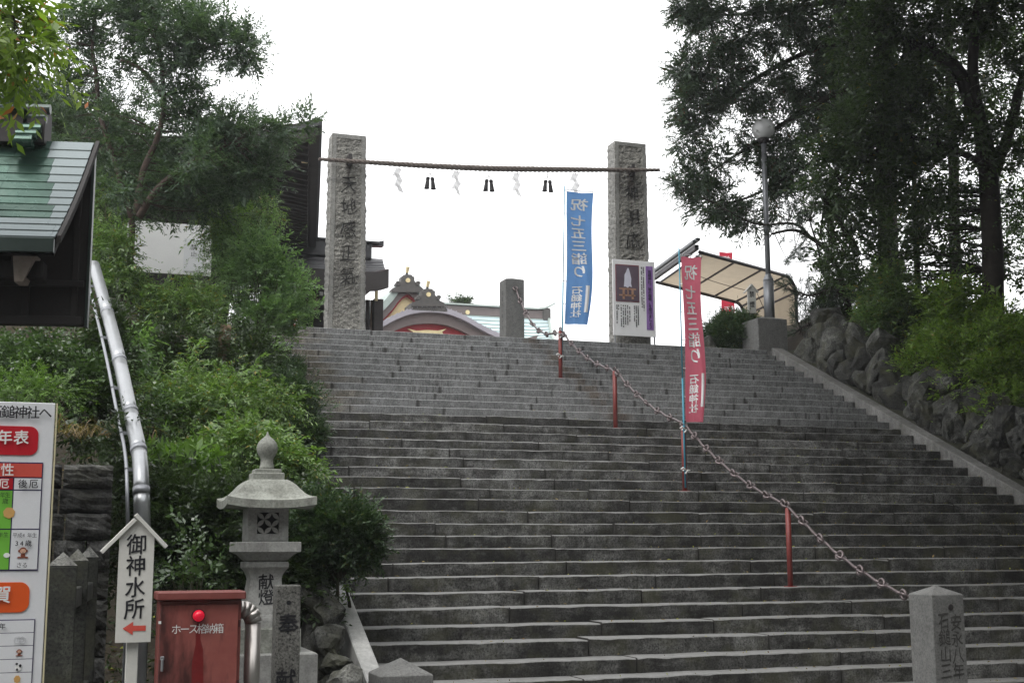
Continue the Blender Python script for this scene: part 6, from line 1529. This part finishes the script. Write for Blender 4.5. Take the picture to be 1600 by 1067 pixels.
foliage(cyp, [(1085, 15, 25, 34, 20, 14, 18), (1130, 45, 25, 44, 30, 20, 18), (1075, 100, 24.8, 26, 26, 12, 16), (1120, 110, 24.8, 46, 30, 20, 16), (1080, 165, 24.8, 32, 34, 16, 16), (1070, 215, 24.8, 20, 26, 8, 14), (1135, 185, 24.8, 42, 30, 18, 16),
              (1190, 130, 25, 40, 34, 18, 16), (1215, 40, 25, 50, 34, 24, 18), (1290, 30, 25.4, 50, 40, 28, 18), (1270, 110, 25.2, 44, 40, 24, 18), (1110, 255, 24.6, 30, 24, 12, 14), (1075, 285, 24.5, 30, 14, 9, 16), (1120, 320, 24.5, 40, 22, 16, 16),
              (1160, 340, 24.5, 26, 20, 8, 14), (1240, 200, 25, 34, 30, 14, 14), (1235, 255, 24.8, 40, 40, 22, 16), (1190, 255, 24.8, 24, 22, 8, 12), (1230, 310, 24.8, 34, 24, 12, 14), (1320, 120, 25.6, 40, 70, 30, 18), (1300, 200, 25.4, 36, 50, 22, 16), (1180, 215, 25, 26, 22, 7, 12)], 'cypress', 'leaf_cypress', 'crown', 1.15, 0.34, an, 'bark', 0.010)
BACK = 4.6
foliage(cyp, [(1230 + 70 * i, -150 - 90 * j, 24.5, 80, 70, 12, 9) for i in range(5) for j in range(5) if not (i == 0 and j > 2)], 'cypress', 'leaf_cypress', 'upper_crown', 2.6, 0.42)
b = right_tree_base(1540, 520, 22.5)
bro = thing('broadleaf_tree', b, 'large evergreen broadleaf tree with a thick forked limb at the right', 'tree')
B1 = trunk(bro, [(1552, 480), (1548, 330), (1540, 230), (1520, 170), (1490, 105), (1430, 70), (1345, 30)], 22.5, 0.25, 0.1, base=b)
B2 = trunk(bro, [(1530, 190), (1520, 120), (1525, 40), (1535, -40)], 22.4, 0.13, 0.09, name='limb')
B3 = trunk(bro, [(1546, 300), (1575, 210), (1600, 120), (1640, 60)], 22.6, 0.13, 0.08, name='limb')
B4 = trunk(bro, [(1545, 260), (1480, 230), (1410, 215), (1350, 250), (1290, 300)], 22.3, 0.08, 0.02, name='limb')
an = B1 + B2 + B3 + B4
foliage(bro, [(1350, 80, 22.5, 50, 60, 19, 21), (1420, 30, 22.5, 60, 40, 22, 21), (1500, 30, 22.5, 60, 40, 22, 21), (1580, 30, 22.5, 50, 50, 19, 21), (1450, 120, 22.8, 60, 50, 22, 19), (1400, 150, 22.4, 60, 50, 23, 21), (1570, 130, 22.6, 50, 50, 14, 19),
              (1350, 190, 22.2, 50, 44, 19, 21), (1440, 210, 22.3, 60, 44, 23, 21), (1520, 230, 22.4, 46, 46, 17, 19), (1590, 230, 22.4, 34, 44, 10, 18), (1290, 260, 22.2, 44, 40, 15, 19), (1370, 260, 22.2, 50, 40, 19, 21), (1320, 310, 22.2, 44, 28, 13, 18), (1450, 280, 22.4, 50, 40, 18, 19), (1600, 320, 22.5, 30, 40, 8, 16)], 'broad', 'leaf_broad', 'crown', 1.15, 0.40, an, 'bark', 0.010)
foliage(bro, [(1330, 370, 23.2, 40, 34, 10, 13), (1400, 340, 23.2, 50, 40, 14, 14), (1470, 350, 23.4, 50, 44, 14, 14), (1440, 420, 23.4, 60, 34, 15, 14), (1370, 430, 23.2, 50, 34, 13, 14), (1520, 400, 23.0, 40, 44, 11, 13), (1585, 410, 22.8, 30, 34, 8, 13), (1310, 430, 23.6, 34, 40, 9, 13), (1500, 300, 23, 50, 40, 11, 13)], 'broad', 'leaf_broad', 'inner_foliage', 1.15, 0.44, an, 'bark', 0.010)
foliage(bro, [(1360 + 85 * i, -160 - 95 * j, 21.0 - 0.6 * j, 85, 75, 14, 9) for i in range(6) for j in range(5)], 'broad', 'leaf_broad', 'upper_crown', 2.8, 0.42)
foliage(bro, [(1720 + 80 * i, 60 + 110 * j, 21.5, 70, 80, 12, 9) for i in range(3) for j in range(5)], 'broad', 'leaf_broad', 'outer_crown', 2.6, 0.42)
# second straight trunk and a slanting one behind
BACK = 5.0
b = right_tree_base(1440, 500, 27.0)
ev = thing('evergreen_tree', b, 'dark evergreen tree with slim trunks between the cypress and the broadleaf tree', 'tree')
e1 = trunk(ev, [(1494, 480), (1490, 300), (1485, 150), (1480, 0)], 27, 0.17, 0.1, base=right_tree_base(1496, 500, 27))
e2 = trunk(ev, [(1340, 400), (1322, 360), (1296, 325), (1282, 300)], 26, 0.10, 0.05, name='limb')
e3 = trunk(ev, [(1436, 480), (1432, 380), (1428, 260)], 27, 0.10, 0.06, name='trunk', base=b)
foliage(ev, [(1330, 20, 27, 60, 50, 14, 16), (1420, 90, 27, 60, 60, 16, 16), (1500, 110, 27, 60, 60, 16, 16), (1590, 80, 27, 50, 60, 14, 16), (1350, 330, 26.5, 50, 50, 12, 14), (1420, 320, 27, 50, 60, 12, 14), (1570, 290, 27, 50, 50, 12, 14), (1360, 180, 27, 60, 50, 14, 14), (1450, 200, 27, 60, 50, 14, 14), (1290, 390, 26, 30, 30, 7, 13), (1560, 360, 27, 40, 40, 8, 13), (1600, 180, 27, 40, 50, 10, 13)], 'broad', 'leaf_broad', 'crown', 1.15, 0.42, e1 + e2 + e3, 'bark', 0.012)
# pine with needle tufts
def needles(parent, tufts, name='needles'):
    Cn, Dn, Nn, Ln, Wn = [], [], [], [], []
    for p, d in tufts:
        k = 40; t = rng.uniform(0, 0.16, k); a = rng.uniform(0, 2 * PI, k); sp = rng.uniform(0.35, 0.95, k)
        d = np.array(d) / np.linalg.norm(d); s1 = np.cross(d, [0.3, 0.2, 0.9]); s1 /= np.linalg.norm(s1); s2 = np.cross(d, s1)
        dirs = d * np.cos(sp)[:, None] + (s1 * np.cos(a)[:, None] + s2 * np.sin(a)[:, None]) * np.sin(sp)[:, None]
        Cn.append(np.array(p) + d * t[:, None]); Dn.append(dirs); q = unit(rng.normal(size=(k, 3))); Nn.append(unit(q - dirs * np.sum(q * dirs, 1, keepdims=True))); Ln.append(rng.uniform(0.12, 0.2, k)); Wn.append(rng.uniform(0.007, 0.011, k))
    return leaves(name, *[np.concatenate(z) for z in (Cn, Dn, Nn, Ln, Wn)], 'leaf_pine', parent)
BACK = 5.4
b = right_tree_base(1290, 540, 23.6)
pine = thing('pine_tree', b, 'small pine with needle tufts between the canopy and the boulders', 'tree')
P1 = trunk(pine, [(1330, 520), (1322, 460), (1300, 400), (1268, 372), (1240, 360), (1205, 366)], 23.6, 0.09, 0.025, base=right_tree_base(1335, 540, 23.6))
P2 = trunk(pine, [(1322, 460), (1300, 450), (1285, 420), (1280, 390), (1265, 345)], 23.5, 0.05, 0.015, name='limb')
P3 = trunk(pine, [(1325, 510), (1300, 500), (1275, 505), (1250, 512)], 23.4, 0.05, 0.015, name='limb')
P4 = trunk(pine, [(1318, 455), (1290, 455), (1265, 462), (1245, 455)], 23.4, 0.04, 0.015, name='limb')
P5 = trunk(pine, [(1268, 372), (1240, 350), (1180, 350), (1120, 320), (1060, 290)], 23.6, 0.035, 0.012, name='limb')
tf = []; tw = MB()
for (px, py, r, n) in ((1212, 362, 16, 12), (1245, 345, 22, 16), (1262, 380, 24, 20), (1270, 330, 20, 14), (1245, 405, 12, 8), (1262, 460, 26, 34), (1280, 500, 30, 40), (1255, 515, 20, 22), (1300, 470, 26, 26), (1235, 448, 10, 7), (1290, 420, 20, 14), (1060, 291, 14, 10), (1090, 305, 18, 14), (1125, 325, 16, 12), (1160, 345, 16, 10)):
    for i in range(n):
        p = atD(px + random.gauss(0, r * 0.55), py + random.gauss(0, r * 0.5), 23.5 + BACK + random.gauss(0, 0.25)); a = min(P1 + P2 + P3 + P4 + P5, key=lambda z: (z - p).length)
        d = (p - a) + Vector((random.gauss(-0.05, 0.1), random.gauss(0, 0.1), 0.08)); tf.append((p, d)); tw.tube([a, a.lerp(p, 0.5) - Vector((0, 0, 0.03)), p + d.normalized() * 0.1], [0.012, 0.009, 0.005], 4)
needles(pine, tf); stuff(tw.build('twigs', 'bark', pine, smooth=True))

BACK = 0.0
# shrubs over the boulder wall
gr_ = 'shrubs above the boulder wall'
def rs(label, px, py, rx, ry, D, lumps, spr, mat='leaf_bush', kind='bush', sc=1.0, more=(), name='hedge_shrub'):
    return shrub(name, label, px, py, rx, ry, kind, mat, lumps, spr, D=D, group=gr_, fn=terr_right, more=more, sc=sc, twig='bark')
rs('bright green shrub spilling over the lower boulders at the right', 1530, 605, 60, 50, 23.9, 50, 28, sc=1.15, more=((1580, 650, -1.0, 46, 40, 30, 26), (1490, 560, 0.5, 40, 36, 20, 24)))
rs('yellow green shrub in the middle of the boulder wall top', 1470, 555, 46, 40, 25.2, 34, 26, sc=1.15, more=((1440, 575, -0.2, 30, 20, 12, 22),))
rs('leafy shrub with larger pale leaves below the straight trunk', 1500, 485, 50, 30, 25.9, 24, 18, sc=1.45, more=((1540, 510, -0.5, 40, 30, 18, 18),))
rs('leafy shrub hanging over the middle of the boulder wall', 1455, 590, 34, 26, 25.0, 16, 20, sc=1.2, more=((1500, 625, -0.6, 34, 24, 14, 20), (1545, 665, -1.3, 34, 22, 14, 20)))
rs('green shrub at the right frame edge under the trees', 1585, 540, 44, 40, 24.4, 28, 26, sc=1.1)
rs('mid green shrub at the left end of the boulder top', 1385, 460, 48, 36, 27.3, 30, 26, mat='leaf_nandina', sc=1.15, more=((1370, 510, -0.2, 30, 24, 14, 22), (1420, 500, -0.3, 40, 30, 20, 24)))
rs('dark shaded shrub behind the pine tufts', 1320, 480, 40, 46, 29.4, 36, 26, mat='leaf_bush_dark', sc=1.15, more=((1300, 520, -0.3, 40, 20, 16, 22), (1360, 535, -0.9, 40, 20, 14, 20)))
rs('dark shaded shrub behind the bright shrubs', 1440, 530, 50, 56, 27.2, 40, 26, mat='leaf_bush_dark', sc=1.2, more=((1500, 550, -0.6, 60, 46, 34, 26), (1570, 570, -1.6, 50, 46, 30, 26)))
# clipped shrub on the landing, left of the pedestal
hs_ = shrub('clipped_hedge', 'dark hedge bush on the landing beside the lamp pedestal', 1145, 522, 34, 24, 'fine', 'leaf_azalea', 34, 90, D=29.3, sc=1.4, fn=lambda a, b: Z0, more=((1115, 535, 0.0, 30, 14, 14, 70), (1165, 515, 0.2, 16, 18, 8, 60)), twig='bark')
c = atD(1108, 538, 28.6); o = tag(link('low_stone', boulder_mesh(91, (0.16, 0.12, 0.3), 'rock'), None, (c.x, c.y, Z0 + 0.12)), 'low dark upright stone in front of the landing hedge', 'rock')
c = atD(720, 482, 62)
ft = thing('far_tree', (c.x, c.y, Z0), 'small distant tree top above the main hall ridge', 'tree')
q = trunk(ft, [(720, 500), (721, 478)], 62, 0.12, 0.05, base=Vector((c.x, c.y, Z0)))
foliage(ft, [(718, 477, 62, 9, 4, 16, 16), (727, 479, 62, 6, 3, 7, 14)], 'bush', 'leaf_bush_dark', 'crown', 1.7, 0.5, q, 'bark', 0.02)

# weeds and fallen bits along the step edges
C, dvv = [], []
for i in range(15, 36):
    nW = int(26 + 1.2 * i)
    for _ in range(nW):
        x = XR - abs(random.gauss(0, 3.6)) if random.random() < 0.8 else random.uniform(XL, XR)
        if x < XL + 0.1: continue
        C.append((x, Y0 - i * TR + random.uniform(0.005, 0.05), Z0 - i * RI + 0.004)); dvv.append((random.gauss(0, 0.7), random.gauss(-0.2, 0.5), random.uniform(0.1, 0.9)))
C = np.array(C); dv = unit(np.array(dvv)); n = len(C); nv = unit(rng.normal(size=(n, 3))); nv = unit(nv - dv * np.sum(nv * dv, 1, keepdims=True))
n2 = 420; xs2 = rng.uniform(XL + 0.1, XR - 0.1, n2); ii = rng.integers(12, 36, n2)
C2 = np.stack([xs2, Y0 - ii * TR + rng.uniform(0.04, 0.3, n2), Z0 - ii * RI + 0.012], 1); d2 = unit(np.stack([rng.normal(size=n2), rng.normal(size=n2), rng.normal(0, 0.15, n2)], 1)); v2 = unit(np.stack([rng.normal(0, .3, n2), rng.normal(0, .3, n2), np.ones(n2)], 1)); v2 = unit(v2 - d2 * np.sum(v2 * d2, 1, keepdims=True))
o = stuff(leaves('fallen_leaves', C2, d2, v2, rng.uniform(0.03, 0.07, n2), rng.uniform(0.015, 0.03, n2), 'leaf_litter', None, 0.12)); o['label'] = 'scattered fallen leaves on the treads'
o = stuff(leaves('step_weeds', C, dv, nv, rng.uniform(0.012, 0.034, n), rng.uniform(0.008, 0.018, n), 'leaf_litter', None, 0.1)); o['label'] = 'tiny weeds and leaf crumbs along the step edges'

# the wood around the forecourt, behind the viewer and along the right side: it shades the lower steps
Cw, Dw, Nw, Lw, Ww = [], [], [], [], []; tw = MB()
wood = [(-20 + 4.0 * i + random.uniform(-0.6, 0.6), random.uniform(-8.5, -7), random.uniform(14, 16.5), 3.8) for i in range(9)]
wood += [(17.9, 12.2, 16, 4.3), (16.0, 8.0, 16, 4.4), (15.0, 3.6, 16, 4.4), (13.5, -1.5, 15, 4.4), (20.8, 17.0, 16, 4.2), (22.5, 12, 15, 4)]
for x, y, h, r in wood:
    n = int(260 * r * r); q = unit(rng.normal(size=(n, 3))) * (rng.uniform(0.3, 1.0, n) ** 0.5)[:, None]
    zb0 = max(0.0, float(terr_right(x, y)) if x > 15 and y > 11.2 else 0.0)
    Cw.append(q * np.array([r, r, h * 0.5]) + np.array([x, y, zb0 + h * 0.5])); d = unit(rng.normal(size=(n, 3))); u = unit(rng.normal(size=(n, 3)))
    Dw.append(d); Nw.append(unit(u - d * np.sum(u * d, 1, keepdims=True))); Lw.append(rng.uniform(0.5, 0.9, n)); Ww.append(rng.uniform(0.28, 0.45, n))
    tw.tube([(x, y, zb0 - 0.1), (x + 0.1, y, zb0 + h * 0.3), (x, y + 0.1, zb0 + h * 0.85)], [0.3, 0.24, 0.08], 8)
for x, y in ((13, 20.5), (13, 16), (12.5, 12), (9.8, 14.5), (15.5, 23), (10.8, 18.5), (16.5, 18.5), (9.5, 10.5), (12.6, 23.5), (14, 8)):      # unseen boughs added high over the right half of the flight for shade
    n = 2600; q = unit(rng.normal(size=(n, 3))) * (rng.uniform(0.1, 1.0, n) ** 0.5)[:, None]; z = 1.63 + 0.47 * (x * 0.325 + y * 0.946) + 2.4
    Cw.append(q * np.array([2.7, 2.7, 1.6]) + np.array([x, y, z])); d = unit(rng.normal(size=(n, 3))); u = unit(rng.normal(size=(n, 3)))
    Dw.append(d); Nw.append(unit(u - d * np.sum(u * d, 1, keepdims=True))); Lw.append(rng.uniform(0.35, 0.6, n)); Ww.append(rng.uniform(0.2, 0.32, n))
    tw.tube([(x, y, z), (x + 2.5, y - 0.6, z - 0.4), (max(x + 5, 17.5), y - 1.5, z - 1.2)], [0.05, 0.1, 0.16], 6)
wo_ = stuff(leaves('woodland', *[np.concatenate(q) for q in (Cw, Dw, Nw, Lw, Ww)], 'leaf_bush_dark', None, 0.05)); wo_['label'] = 'dark wood standing around the forecourt outside the view'
tw.build('trunks', 'bark', wo_, smooth=True)

# haze volume added to lift the dark tones, in place of lens veil
hz = MB().box((8, 30, 11.5), (246, 246, 25.2)).build('haze', None); stuff(hz); hz['label'] = 'thin added haze that lifts the dark tones'
hm = bpy.data.materials.new('haze'); hm.use_nodes = True; hn = hm.node_tree.nodes; hn.clear()
ho = hn.new('ShaderNodeOutputMaterial'); hv = hn.new('ShaderNodeVolumePrincipled'); hv.inputs['Density'].default_value = 0.0008; hv.inputs['Color'].default_value = (0.95, 0.97, 1.0, 1); hv.inputs['Anisotropy'].default_value = 0.3
hm.node_tree.links.new(hv.outputs[0], ho.inputs['Volume']); hz.data.materials.append(hm)
